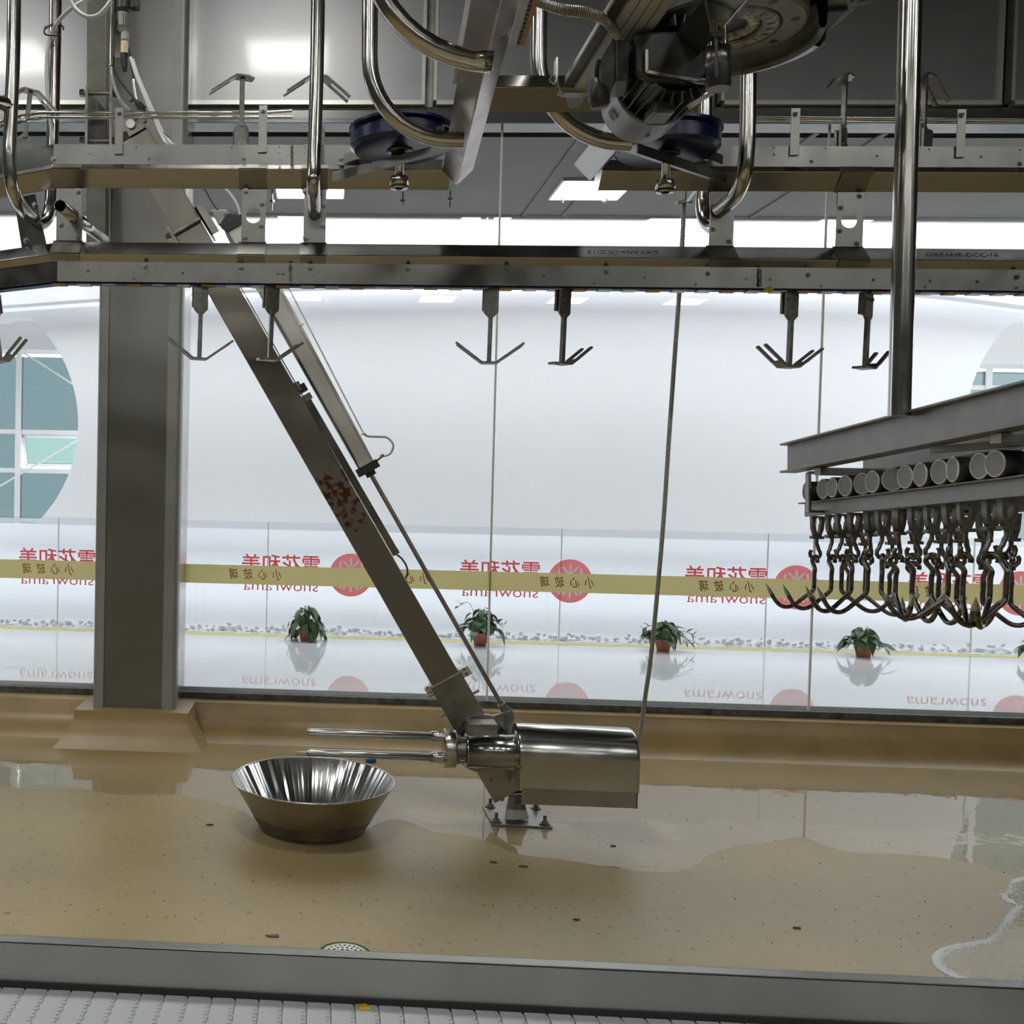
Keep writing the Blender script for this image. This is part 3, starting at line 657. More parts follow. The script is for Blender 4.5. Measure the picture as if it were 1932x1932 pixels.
# far left, nearer one, with a side branch
x0_ = P(27, 0, YF)
pts = bend(P(28, -700, YF), P(18, 385, YF), P(64, 405, 4.37), .22)
t = pipe('support_tube', smooth_path([P(29, -700, YF), P(27, 0, YF), P(20, 230, YF), P(18, 300, YF), P(24, 355, YF+.03), P(42, 392, YF+.15), P(62, 412, 4.37)], 8), .0275, 'polished tube at the far left edge with a side branch, bent inwards at its foot')
m = MB(); m.tube(smooth_path([P(-60, 190, YF-.2), P(-10, 192, YF-.08), P(12, 198, YF-.01), P(22, 206, YF)], 6), .0295, 18); build('branch_tube', m, S_TUBE, t)
YBk = 4.52
pipe('support_tube', smooth_path([P(109, -600, YBk), P(105, 0, YBk), P(98, 300, YBk), P(96, 370, YBk), P(92, 402, YBk-.02), P(84, 418, YBk-.05), P(70, 424, YBk-.1)], 8), .0275, 'second polished tube from the left, running behind the tracks')
pipe('support_tube', smooth_path([P(602, -600, YF), P(600, 0, YF), P(593, 290, YF), P(591, 345, YF), P(592, 380, YF+.1), P(594, 402, YD+TS-.012)], 8), .0275, 'polished tube in front of both tracks left of the blue sheave')
# paired elbows that carry the sloping frame beams
pipe('elbow_tube', bend(P(693, -500, 2.78), P(693, 116, 2.78), P(914, 117, 2.78), .34), .0275, 'thick near elbow tube curving right at top centre')
pipe('elbow_tube', bend(P(701, -400, 3.55), P(696, 263, 3.55), P(874, 264, 3.55), .28), .0275, 'lower elbow tube curving right in front of the left blue sheave')
pipe('elbow_tube', bend(P(1022, -400, 3.66), P(1014, 264, 3.66), P(1190, 270, 3.66), .30), .0285, 'elbow tube curving right behind the motor')
pipe('support_tube', smooth_path([P(1416, -500, YF), P(1412, 120, YF), P(1409, 280, YF), P(1402, 335, YF+.02), P(1385, 372, YF+.1), P(1356, 397, YD+TS-.012)], 8), .0295, 'bent tube right of the right sheave, curving to its bracket plate')
pipe('support_tube', smooth_path([P(1332, -300, YBk), P(1331, 170, YBk), P(1327, 340, YBk), P(1325, 385, YBk), P(1330, 415, YBk-.03), P(1345, 430, YBk-.1), P(1356, 426, YBk-.17)], 8), .0275, 'tube behind the tracks beside the flexible conduit')
# stub pipe through the left plate
a, b_ = P(113, 388, 4.02), P(196, 451, 4.95); d = (b_-a).normalized()
t = thing('stub_pipe', a, 'short open pipe passing through the left bracket plate', 'pipe'); m = MB()
m.lathe([(.0215, .004), (.0255, 0), (.0255, (b_-a).length), (.0215, (b_-a).length)], a, d, 24); build('tube', m, S_TUBE, t)
m = MB(); m.lathe([(.0215, (b_-a).length), (.0215, .004)], a, d, 24); build('bore', m, S_DARK, t)
# ---------------------------------------------------------------- sheaves with their forked brackets
def sheave(px, py, label):
    Yc = 4.0; c = P(px, py, Yc); R_ = .197
    t = thing('blue_sheave', c, label, 'pulley', 'blue chain sheaves of the upper track')
    m = MB(); m.lathe([(.03, -.045), (R_-.022, -.045), (R_-.006, -.032), (R_-.006, .008), (R_-.020, .014), (R_-.020, .022), (R_, .030), (R_, .040), (R_-.02, .044), (.03, .044)], c, (0, 0, 1), 64); w_ = build('wheel', m, BLUE, t)
    md = w_.modifiers.new('edges', 'EDGE_SPLIT'); md.split_angle = math.radians(30)
    m = MB(); m.lathe([(.016, .07), (.016, -.19), (0, -.19)], c, (0, 0, 1), 20); build('shaft', m, S_BRIGHT, t)
    m = MB(); m.lathe([(.016, -.0455), (.05, -.0455), (.05, -.05), (.034, -.052), (.034, -.068), (.016, -.068)], c, (0, 0, 1), 28); build('upper_hub', m, S_DARK, t)
    m = MB(); m.lathe([(.016, -.146), (.034, -.146), (.036, -.15), (.036, -.178), (.033, -.180), (.033, -.190), (.0, -.190)], c, (0, 0, 1), 28); build('lower_hub', m, S_BRIGHT, t)
    m = MB(); m.lathe([(.0365, -.181), (.0365, -.186), (.03, -.187)], c, (0, 0, 1), 28); build('seal_ring', m, RUBBER, t)
    m = MB(); m.box(c+V((0, 0, -.191)), (.018, .018, .01)); build('key_socket', m, BLACK, t)
    return t, c
sL, cL = sheave(755, 262, 'dark blue grooved sheave left of centre, seen from below')
sR, cR = sheave(1258, 268, 'dark blue grooved sheave at right, half hidden by the motor')
def on(px, Y, z): return V((XA(px, Y, z), Y, z))
def forked(c, lo, hi, label):
    t = thing('sheave_bracket', c+V((0, 0, -.15)), label, 'bracket', 'forked brackets under the blue sheaves')
    for nm, (a, b_), sgn in (('lower_bar', lo, 0), ('upper_bar', hi, 0)):
        m = MB(); d = (b_-a).normalized(); sd = V((-d.y, d.x, 0)).normalized(); sd = sd if sd.y < 0 else -sd
        m.bar(a+V((0, 0, .018)), b_+V((0, 0, .018)), .08, .004); q = sd*.04
        m.bar(a+q+V((0, 0, 0)), b_+q, .004, .036); build(nm, m, S_PLATE, t, .001)
    return t
zb, zh = U_lip+.012, U_lip+.098
forked(cL, (on(640, 4.16, zb), on(866, 3.78, zb)), (on(662, 4.20, zh), on(850, 3.86, zh)), 'slanting double bar bracket under the left blue sheave')
forked(cR, (on(1352, 4.16, zb), on(1184, 3.80, zb)), (on(1345, 4.20, zh), on(1205, 3.86, zh)), 'slanting double bar bracket under the right blue sheave')
# ================================================================ SLOPING FRAME BEAMS, MOTOR AND GEARBOX
def diamond_bar(a, b_, hd, mb=None):     # square bar set on edge; a, b_ lie on its lower corner line
    mb = mb or MB(); a, b_ = V(a), V(b_); d = (b_-a).normalized(); sd = d.cross(V((0, 0, 1))).normalized(); u = sd.cross(d)
    pr = [V((0, 0, 0)), sd*hd+u*hd, u*2*hd, -sd*hd+u*hd]
    return mb.prism([a+p for p in pr], b_-a)
zB = U_lip-.002
t = thing('frame_beam', P(858, 352, 4.15), 'long stained square beam set on edge, running up out of the frame at top centre', 'beam')
a, b_ = PZ(862, 350, zB), PZ(945, 0, zB); b2 = a+(b_-a)*1.35
m = MB(); d = (b_-a).normalized(); sd = d.cross(V((0, 0, 1))).normalized(); hd = TS
pr = [V((0, 0, 0)), sd*hd+V((0, 0, hd)), V((0, 0, 2*hd)), -sd*hd+V((0, 0, hd))]
off = [0, .10, .02, -.02]
m.prism([a+p for p in pr], b2-a)
def beam_mat():
    m_, nt, b = new_mat('stained_beam'); L = nt.links.new; b.inputs['Metallic'].default_value = 1
    tc = N(nt, 'ShaderNodeTexCoord'); n1 = N(nt, 'ShaderNodeTexNoise'); n1.inputs['Scale'].default_value = 5; n1.inputs['Detail'].default_value = 6; L(tc.outputs['Object'], n1.inputs[0])
    cr = N(nt, 'ShaderNodeValToRGB'); e = cr.color_ramp.elements; e[0].position = .38; e[0].color = (.25, .24, .22, 1); e[1].position = .72; e[1].color = (.25, .165, .125, 1); L(n1.outputs['Fac'], cr.inputs[0]); L(cr.outputs[0], b.inputs['Base Color'])
    mr = N(nt, 'ShaderNodeMapRange'); mr.inputs[3].default_value = .16; mr.inputs[4].default_value = .42; L(n1.outputs['Fac'], mr.inputs[0]); L(mr.outputs[0], b.inputs['Roughness']); return m_
STB = beam_mat()
build('square_tube', m, STB, t, .004)
m = MB(); q0, q1 = a+(b_-a)*.70+sd*-.085+V((0, 0, .09)), b2+sd*-.085+V((0, 0, .09)); m.bar(q0, q1, .03, .006); build('rack_back', m, S_DARK, t)
m = MB(); m.bar(q0-sd*.024, q1-sd*.024, .016, .010)
n = 40
build('rack_strip', m, ORANGE, t, label='brown toothed strip'); tm = MB()
for k in range(n): c = q0.lerp(q1, (k+.5)/n)-sd*.014; tm.box(c+V((0, 0, -.002)), (.009, .012, .008))
build('teeth', tm, BLACK, t, kind='stuff')
m = MB(); q0 = a+(b_-a)*.55+sd*.066+V((0, 0, .075)); m.bar(q0, b2+sd*.066+V((0, 0, .075)), .02, .008); build('side_flat', m, S_RAIL, t)
t = thing('frame_beam', P(1112, 352, 4.15), 'short pale square beam end set on edge, pointing down left below the motor', 'beam')
a = V((XA(1112, 4.12, zB), 4.12, zB)); m = MB(); diamond_bar(a, a+V((0, -1.9, 0)), TS, m); build('square_tube', m, S_RAIL, t, .004)
# cross member with a folded hanger and slotted plastic profile
zc = P(1000, 163.5, 3.5).z
t = thing('cross_beam', P(1000, 200, 3.55), 'horizontal square beam set on edge between elbow tube and motor, brown underside', 'beam')
xa, xb = XA(914, 3.5, zc), XA(1330, 3.5, zc); m = MB(); m.sweep(DIA(zc), [(xa, 3.5), (xb, 3.5)]); build('square_tube', m, S_RAIL, t, .004)
m = MB(); p = P(1091, 187, 3.56); m.cyl(P(1083, 188, 3.53), P(1083, 188, 3.53)+V((0, -.01, .0)), .03, n=16); build('boss', m, S_DARK, t)
# aluminium guide profile running along the line of sight
zp = PZ(1100, 160, 1).z
YP_ = 3.42; zp = P(1110, 172, YP_).z
t = thing('guide_profile', P(1110, 172, 3.42), 'wide pale grooved aluminium profile held in a folded steel strap, left of the motor', 'profile')
xl_, xr_ = XA(1062, YP_, zp), XA(1150, YP_, zp)
ALU = mat('anodised_aluminium', (.50, .52, .53), .1, .5, var=.05)
ww = (xr_-xl_)/5
for k in range(5):
    m = MB(); m.bb((xl_+ww*k+.002, 1.4, zp+(.02 if k == 0 else 0)), (xl_+ww*(k+1)-.002, YP_-.02, zp+.02+(.02 if k == 0 else 0))); build('groove_rib', m, ALU if k else S_RAIL, t)
m = MB(); m.bb((xl_, 1.4, zp+.012), (xr_, YP_-.02, zp+.02)); build('back_web', m, BLACKM, t)
m = MB(); st = [P(px, py, YP_) for px, py in ((1049, 112), (1049, 155), (1054, 174), (1064, 178), (1130, 177))]
for a, b_ in zip(st[:-1], st[1:]): m.bar(a, b_, .04, .006, up=(0, 0, 1) if abs(b_.x-a.x) > abs(b_.z-a.z) else (1, 0, 0))
build('strap', m, S_RAIL, t, .001)
bolt(t, P(1045, 150, YP_-.03), .012, .01, rot=(-1, 0, 0))
# ---- gearbox flange seen from below
GYc = 3.1; gc = P(1362, 40, GYc); gz = gc.z
t = thing('gear_housing', gc, 'big dark round cast gearbox housing with bolted flange, seen from below at top right', 'gearbox')
m = MB(); m.lathe([(.228, .05), (.228, -.022), (.220, -.028), (.162, -.028), (.158, -.022), (.158, -.008), (.07, -.008)], gc, (0, 0, 1), 64); fl_ = build('flange', m, mat('flange_cast', (.24, .235, .22), .5, .5, var=.25, scale=7, bump=.05), t); md = fl_.modifiers.new('edges', 'EDGE_SPLIT'); md.split_angle = math.radians(30)
m = MB(); m.lathe([(.154, -.008), (.154, -.026), (.148, -.030), (.112, -.030), (.106, -.024), (.106, -.008)], gc, (0, 0, 1), 48); br_ = build('bearing_ring', m, mat('scaled_ring', (.30, .29, .27), .5, .5, var=.35, scale=30), t); md = br_.modifiers.new('edges', 'EDGE_SPLIT'); md.split_angle = math.radians(30)
m = MB(); m.lathe([(.104, -.008), (.102, -.020), (.072, -.022), (.068, -.008)], gc, (0, 0, 1), 40); build('worn_hub', m, mat('worn_hub', (.55, .55, .52), .3, .6, var=.7, scale=60), t)
m = MB(); m.cyl(gc+V((0, 0, -.010)), gc+V((0, 0, .05)), .070, n=28); build('bore', m, BLACK, t)
for k in range(8):
    an = math.radians(22+45*k); c = gc+V((.192*math.cos(an), .192*math.sin(an), -.0275)); m = MB(); m.cyl(c, c+V((0, 0, -.0015)), .0125, n=14); build('bolt_hole', m, BLACK, t)
for k in range(22):
    an = math.radians(8+16.4*k); c = gc+V((.131*math.cos(an), .131*math.sin(an), -.031)); m = MB(); m.box(c, (.022, .002, .001), (V((math.cos(an), math.sin(an), 0)), V((-math.sin(an), math.cos(an), 0)), V((0, 0, 1)))); build('scale_mark', m, BLACK, t)
def arc_band(prof, c, a0, a1, n=40):
    m = MB(); vs = []
    for r_a, h_a in prof: vs += [c+V((r_a*math.cos(a_), r_a*math.sin(a_), h_a)) for a_ in [math.radians(a0+(a1-a0)*i/n) for i in range(n+1)]]
    m.add(vs, [(k*(n+1)+i, k*(n+1)+i+1, (k+1)*(n+1)+i+1, (k+1)*(n+1)+i) for k in range(len(prof)-1) for i in range(n)], True); return m
build('cone_housing', arc_band([(.228, .0), (.245, .0), (.252, -.055), (.258, -.068), (.268, -.068), (.272, -.055), (.272, .12)], gc, -25, 205), CAST, t)
build('steel_ring', arc_band([(.27, -.040), (.296, -.045), (.312, -.02), (.318, .03)], gc+V((.02, .03, 0)), 8, 88), S_RAIL, t)
# extension plate toward the right with bosses
z2 = gz+.03
pl = [PZ(1470, 40, z2), PZ(1415, 118, z2), PZ(1500, 95, z2), PZ(1560, 62, z2), PZ(1610, 22, z2), PZ(1655, -60, z2), PZ(1500, -120, z2)]
m = MB(); m.prism(pl, (0, 0, .03)); build('foot_plate', m, CAST, t, .006)
for px, py in ((1537, 88), (1629, 6)):
    c = PZ(px, py-3, z2-.03); m = MB(); m.cyl(c, c+V((0, 0, .06)), .030, .036, n=20); build('boss', m, CAST, t)
    m = MB(); m.cyl(c, c+V((0, 0, -.0015)), .011, n=12); build('bolt_hole', m, BLACK, t)
pl = [PZ(1600, 28, z2-.01), PZ(1520, 78, z2-.01), PZ(1532, 60, z2-.01), PZ(1585, 18, z2-.01)]
m = MB(); m.prism([PZ(1520, 72, z2-.012), PZ(1560, 22, z2-.012), PZ(1600, 20, z2-.012), PZ(1548, 76, z2-.012)], (0, 0, .05)); build('rib', m, BLACKM, t, .004)
pl = [PZ(1150, 25, z2-.0), PZ(1195, 30, z2), PZ(1250, -60, z2), PZ(1180, -100, z2), PZ(1140, -20, z2)]
m = MB(); m.prism(pl, (0, 0, .08)); build('side_casting', m, CAST, t, .01)
# mounting plate between housing and motor
t = thing('motor_mount', P(1290, 160, 3.2), 'folded steel mounting plate above the finned motor', 'bracket')
m = MB(); m.bar(P(1219, 136, 2.93), P(1334, 157, 2.93), .012, .008); m.bar(P(1219, 95, 2.93), P(1219, 137, 2.93), .012, .008); build('plate', m, S_DARK, t)
m = MB(); m.prism([P(1300, 196, 2.96), P(1366, 157, 2.96), P(1372, 160, 2.96), P(1306, 202, 2.96)], (0, .02, 0)); m.bar(P(1296, 151, 2.93), P(1374, 158, 2.93), .03, .006); build('side_flange', m, S_RAIL, t)
# ---- sensor can on its rod
YS = 2.78
t = thing('proximity_sensor', P(1352, 165, YS), 'black cylindrical sensor with a red mark hanging under the gearbox', 'sensor')
top_, bot_ = P(1356, 123, YS), P(1355, 168, YS); r_ = 22*YS/F_PX
m = MB(); m.lathe([(0, 0), (r_-.003, 0), (r_, .004), (r_, (top_-bot_).length)], bot_, top_-bot_, 32); build('sensor_body', m, BLACK, t)
m = MB(); m.cyl(bot_, bot_+V((0, 0, -.001)), r_-.003, n=32); build('sensor_face', m, mat('sensor_grey', (.28, .28, .27), 0, .5), t)
m = MB(); s0, s1 = P(1354, 122, YS), P(1352, 92, YS); m.lathe([(r_-.004, -.006), (r_+.001, 0), (r_+.003, (s1-s0).length), (0, (s1-s0).length)], s0, s1-s0, 24); build('clamp_cup', m, S_PLATE, t)
m = MB(); c = P(1371, 143, YS-r_*.72); d = V((.68, -.73, 0)).normalized(); m.cyl(c-d*.002, c+d*.0012, .0095, n=20); build('red_mark', m, REDDOT, t)
m = MB(); m.tube([P(1347, -60, YS), P(1348, 92, YS)], .013, 14); m.tube([P(1365, -60, YS+.05), P(1366, 90, YS+.03)], .009, 10); build('rod', m, S_TUBE, t)
m = MB(); m.tube(smooth_path([P(1326, -30, YS-.05), P(1336, 25, YS-.05), P(1349, 68, YS-.04), P(1352, 100, YS-.045), P(1352, 146, YS-.045)], 6), .0045, 8); build('cable', m, MOTOR, t)
m = MB(); m.box(P(1350, 68, YS-.035), (.03, .03, .014)); build('cable_tie', m, BLACK, t)
# ---- finned motor hanging askew
mt = thing('motor', P(1215, 225, 3.0), 'dark finned electric motor with terminal box and silver fan cowl, hanging at top right', 'motor')
A0 = P(1212, 192, 3.28); A1 = V((A0.x+.0, A0.y-.42, A0.z+.0)); ax = (A1-A0).normalized()
ex = V((1, 0, 0)) - ax*ax.x; ex.normalize(); ey = ax.cross(ex)
R_ = .122
m = MB(); m.lathe([(0, -.03), (R_-.012, -.03), (R_, -.02), (R_, .142), (R_+.003, .143), (R_+.003, .155), (R_-.012, .155), (R_-.014, .05)], A0, ax, 48); build('fan_cowl', m, mat('cowl_grey', (.17, .17, .167), .5, .4, var=.08, scale=10), mt, label='silver fan cowl')
m = MB(); m.lathe([(R_-.030, .04), (R_-.030, .33)], A0, ax, 40); build('stator', m, MOTOR, mt)
for k in range(26):
    an = 2*math.pi*k/26; d = ex*math.cos(an)+ey*math.sin(an)
    if d.dot(V((-.8, 0, .6)).normalized()) > .8: continue
    m = MB(); m.box(A0+ax*.235+d*(R_-.016), (.19, .003, .030), (ax, d.cross(ax), d)); build('cooling_fin', m, MOTOR, mt)
m = MB(); m.prism([P(1200, 60, 2.94), P(1335, 55, 2.94), P(1332, 140, 2.94), P(1312, 158, 2.94), P(1225, 152, 2.94), P(1200, 135, 2.94)], (0, .03, 0)); build('adaptor_block', m, BLACKM, mt, .008)
m = MB(); m.box(A0+ax*.24+V((-.02, 0, -R_+.004)), (.10, .06, .035), (ax, ex, ey)); build('lifting_block', m, MOTOR, mt, .006)
tb = P(1163, 118, 3.0); b1 = P(1140, 130, 2.95)
m = MB(); f1 = [P(1160, 75, 2.93), P(1200, 72, 2.93), P(1206, 150, 2.93), P(1190, 150, 2.93), P(1165, 152, 2.93)]
m.prism([P(1160, 74, 2.93), P(1188, 73, 2.93), P(1187, 150, 2.93), P(1161, 152, 2.93)], (.03, .13, .0)); build('terminal_box', m, BLACKM, mt, .006)
m = MB(); m.prism([P(1158, 66, 2.93), P(1161, 70, 2.93), P(1161, 154, 2.93), P(1145, 182, 2.93), P(1139, 181, 2.93), P(1130, 148, 2.93), P(1132, 112, 2.93), P(1138, 98, 2.93)], (.0, .14, .01)); build('box_lid', m, MOTOR, mt, .005)
m = MB(); m.prism([P(1190, 76, 3.0), P(1218, 72, 3.0), P(1216, 145, 3.0), P(1190, 150, 3.0)], (.01, .12, 0)); build('box_neck', m, BLACKM, mt, .004)
g0, g1 = P(1132, 202, 2.95), P(1130, 152, 2.95)
m = MB(); m.lathe([(0, 0), (.022, 0), (.027, .008), (.027, .050), (.018, .062), (.018, .078), (0, .078)], g0, g1-g0, 24); build('cable_gland', m, BLACKM, mt)
m = MB(); m.tube(smooth_path([P(1126, 148, 2.95), P(1126, 130, 2.93), P(1131, 112, 2.92)], 5), .006, 8); build('gland_cable', m, RUBBER, mt)
c = P(1162, 225, 3.02-.085); n_ = V((-.86, 0, -.5)).normalized()
pc = A0+n_*(R_+.0005)+ax*.06; yy_ = ax; xx_ = yy_.cross(n_)
m = MB(); m.box(pc, (.036, .048, .001), (xx_, yy_, n_)); build('name_plate', m, LABELW, mt)
for k in range(5): m = MB(); m.box(pc+n_*.0008+yy_*(-.018+.009*k), (.028, .002, .0004), (xx_, yy_, n_)); build('print_line', m, BLACK, mt)
n_ = V((.03, 0, -1)).normalized(); m = MB(); m.box(A0+n_*R_+ax*.05, (.014, .022, .004), (n_.cross(ax), ax, n_)); build('slot', m, BLACK, mt, .002)
# ribbed hose to the terminal box
def ribbed(name, pts, r, pitch, label, cat, m_=CONDUIT, group=None, depth=.12, n=10):
    t = thing(name, pts[0], label, cat, group); sp_ = smooth_path(pts, 24)
    L_ = [0]
    for a, b_ in zip(sp_[:-1], sp_[1:]): L_.append(L_[-1]+(b_-a).length)
    out, rad, k, s, j = [], [], 0, 0, 0
    while s < L_[-1]:
        while L_[j+1] < s: j += 1
        u = (s-L_[j])/(L_[j+1]-L_[j]); out.append(sp_[j].lerp(sp_[j+1], u)); rad.append(r*(1 if k % 2 else 1-depth)); s += pitch/2; k += 1
    m = MB(); m.tube(out, r, n, rad=rad); o = build('ribbed_sleeve', m, m_, t); o.data.polygons.foreach_set('use_smooth', [False]*len(o.data.polygons)); return t
ribbed('flexible_hose', [P(960, -20, 2.9), P(1008, 0, 2.9), P(1060, 18, 2.88), P(1105, 24, 2.88), P(1140, 36, 2.9), P(1158, 56, 2.92), P(1166, 76, 2.95)], .0155, .006, 'dark ribbed metal hose arching into the motor terminal box', 'hose', S_DARK)
# ================================================================ FLEXIBLE CONDUIT down to the tool
ribbed('flexible_conduit', [P(1292, 352, 5.0), P(1291, 380, 5.0), P(1286, 480, 5.02), P(1281, 560, 5.04), P(1271, 700, 5.08), P(1262, 830, 5.1), P(1252, 980, 5.14), P(1240, 1120, 5.18), P(1228, 1240, 5.22), P(1218, 1310, 5.25), P(1208, 1380, 5.28), P(1196, 1437, 5.3)], .0115, .011, 'long grey ribbed conduit hanging from the tracks down to the tool head', 'conduit')
t = thing('conduit_clamp', P(1298, 380, 5.0), 'small bolted clamp holding the top of the long conduit', 'clamp')
m = MB(); m.box(P(1291, 382, 4.985), (.072, .03, .012)); build('clamp_bar', m, S_PLATE, t, .002); bolt(t, P(1282, 382, 4.97), .007, .008); bolt(t, P(1302, 381, 4.97), .007, .008)
m = MB(); m.bar(P(1295, 382, 4.98), P(1312, 358, 4.8), .014, .006); build('stay', m, S_RAIL, t)
# ================================================================ BIG POLE at right
PY = 3.4
t = thing('big_pole', P(1697, 780, PY), 'thick polished pole at right carrying the hook rack beam', 'pole'); m = MB(); m.tube([P(1738, -800, PY), P(1697, 785, PY)], .0335, 28); build('tube', m, S_TUBE, t)
# ================================================================ LIFT ARM with its cylinder, foot and tool head
YA = 5.62
arm = thing('lift_arm', P(975, 1540, YA), 'long slanted box-section arm standing on a bolted foot plate, with a pneumatic cylinder along it', 'machine arm')
a, b_ = P(258, 262, YA), P(843, 1286, YA); d = (b_-a).normalized(); sd = V((0, 1, 0)).cross(d).normalized()    # sd points up-right in the picture
if sd.x < 0: sd = -sd
YX = V((0, 1, 0))
def armbar(name, p, q, w_, th, m_, off=0, yo=0, bev=.004, parent=arm, label=None):
    m = MB(); p, q = V(p)+sd*off+YX*yo, V(q)+sd*off+YX*yo; m.box((p+q)/2, ((q-p).length, w_, th), (d, sd, YX)); return build(name, m, m_, parent, bev, label=label)
def arm_mat():
    m_, nt, b = new_mat('arm_tube_steel'); L = nt.links.new; b.inputs['Metallic'].default_value = 1; b.inputs['Roughness'].default_value = .34
    tc = N(nt, 'ShaderNodeTexCoord'); n1 = N(nt, 'ShaderNodeTexNoise'); n1.inputs['Scale'].default_value = 30; n1.inputs['Detail'].default_value = 6; L(tc.outputs['Object'], n1.inputs[0])
    g0 = V(P(645, 935, YA))-V(arm.location); sb = N(nt, 'ShaderNodeVectorMath', operation='DISTANCE'); sb.inputs[1].default_value = g0; L(tc.outputs['Object'], sb.inputs[0])
    mr = N(nt, 'ShaderNodeMapRange'); mr.inputs[1].default_value = .05; mr.inputs[2].default_value = .28; mr.inputs[3].default_value = .17; mr.inputs[4].default_value = -.15; L(sb.outputs['Value'], mr.inputs[0])
    ad = N(nt, 'ShaderNodeMath', operation='ADD'); L(n1.outputs['Fac'], ad.inputs[0]); L(mr.outputs[0], ad.inputs[1])
    cr = N(nt, 'ShaderNodeValToRGB'); e = cr.color_ramp.elements; e[0].position = .56; e[0].color = (.25, .23, .195, 1); e[1].position = .66; e[1].color = (.12, .05, .025, 1); L(ad.outputs[0], cr.inputs[0]); L(cr.outputs[0], b.inputs['Base Color']); return m_
armbar('box_tube', a, b_, .162, .11, arm_mat())
armbar('edge_strip', P(400, 505, YA), P(560, 785, YA), .006, .03, S_BRIGHT, off=.082, yo=-.045, bev=0)
c0, c1 = P(838, 1278, YA), P(897, 1382, YA)
armbar('lower_sleeve', c0, c1, .186, .125, S_PLATE)
for (px, py) in ((832, 1311), (868, 1290), (853, 1345), (889, 1325)): bolt(arm, P(px, py, YA-.064), .0075, .006)
for (px, py) in ((880, 1262), (811, 1297)):
    m = MB(); m.box(P(px-3 if px > 850 else px+1, py+4, YA-.03), (.05, .055, .05), (d, sd, YX)); o = build('adjuster_block', m, SATIN, arm, .002)
    for k in (-1, 1): bolt(arm, P(px-2, py+5, YA-.056)+d*.014*k, .006, .005)
for (px, py) in ((887, 1270), (901, 1304), (812, 1312), (834, 1350)): 
    m = MB(); c = P(px, py, YA); m.cyl(c-sd*(.03 if px > 850 else .008), c+sd*(.008 if px > 850 else .03), .008, n=8); build('side_bolt', m, S_BOLT, arm)
c2, c3 = P(905, 1420, YA), P(950, 1499, YA)
armbar('lower_tube', c1, c3, .165, .11, S_ARM)
for (px, py) in ((927, 1472), (947, 1508)): bolt(arm, P(px, py, YA-.056), .0085, .006)
fz = .012
m = MB(); m.prism([P(952, 1548, 5.56), P(998, 1546, 5.56), P(986, 1498, 5.60), P(962, 1500, 5.60)], (0, .012, 0)); m.prism([P(954, 1535, 5.70), P(994, 1534, 5.70), P(984, 1490, 5.66), P(962, 1492, 5.66)], (0, .012, 0)); build('foot_bracket', m, S_DARK, arm, .002)
m = MB(); c = P(979, 1522, 5.55); m.cyl(c, c+V((0, .18, 0)), .016, n=16); build('hinge_pin', m, S_DARK, arm)
cor = [PZ(910, 1519, fz), PZ(1021, 1524, fz), PZ(1043, 1560, fz), PZ(928, 1554, fz)]
m = MB(); m.prism(cor, (0, 0, -fz)); build('foot_plate', m, S_PLATE, arm, .002)
for px, py in ((925, 1523), (1011, 1526), (936, 1551), (1028, 1556)):
    c = PZ(px, py, fz); m = MB(); m.cyl(c, c+V((0, 0, .006)), .022, n=16); m.cyl(c+V((0, 0, .006)), c+V((0, 0, .022)), .018, n=6, smooth=False); m.cyl(c+V((0, 0, .022)), c+V((0, 0, .052)), .010, n=12); build('anchor_bolt', m, S_BOLT, arm)
    m = MB(); m.cyl(c, c+V((0, 0, .002)), .030, n=16); build('rust_ring', m, BROWNS, arm)
# swivel disc behind the tool
tc0 = P(911, 1403, 5.535)
m = MB(); m.cyl(tc0, tc0+V((0, .03, 0)), .158, n=56); build('swivel_disc', m, S_DARK, arm)
for k in range(6):
    an = math.radians(90+60*k); m = MB(); pts = [tc0+V((.128*math.cos(an+t), -.001, .128*math.sin(an+t))) for t in [(-.28+.07*i) for i in range(9)]]; m.tube(pts, .009, 6); build('disc_slot', m, BLACK, arm)
for k in range(6):
    an = math.radians(90+60*k); c = tc0+V((.128*math.cos(an), -.002, .128*math.sin(an))); bolt(arm, c, .009, .008)
m = MB(); m.prism([P(928, 1352, 5.56), P(962, 1340, 5.56), P(972, 1352, 5.56), P(962, 1382, 5.56), P(930, 1392, 5.56)], (0, .025, 0)); build('lever_plate', m, S_PLATE, arm, .002)
# cylinder
p0, p1 = P(446, 433, YA), P(691, 879, YA)
cdn = (p1-p0).normalized(); csd = YX.cross(cdn); csd = csd if csd.x > 0 else -csd
def cb(name, q0, q1, w_, th, m_, off=0, yo=0, bev=.002, lab=None):
    m = MB(); q0, q1 = V(q0)+csd*off+YX*yo, V(q1)+csd*off+YX*yo; m.box((q0+q1)/2, ((q1-q0).length, w_, th), (cdn, csd, YX)); return build(name, m, m_, arm, bev, label=lab)
tw0, tw1 = .066, .047
def taper(name, f0, f1, th, m_, yo=0):
    m = MB(); q = [p0+csd*f0*tw0, p0+csd*f1*tw0, p1+csd*f1*tw1, p1+csd*f0*tw1]; m.prism([v+YX*(yo-th/2) for v in q], YX*th); build(name, m, m_, arm, .002)
taper('cylinder_barrel', -.72, .70, .085, mat('barrel_aluminium', (.60, .60, .55), .25, .42, var=.04)); taper('profile_rail', .70, 1.0, .09, SATIN); taper('profile_rail', -1.0, -.72, .095, S_RAIL)
cb('end_cap', p1-cdn*.008, p1+cdn*.038, .128, .10, BLACK, lab='black end cap'); cb('end_cap', p0-cdn*.05, p0, .12, .10, BLACK, lab='black end cap')
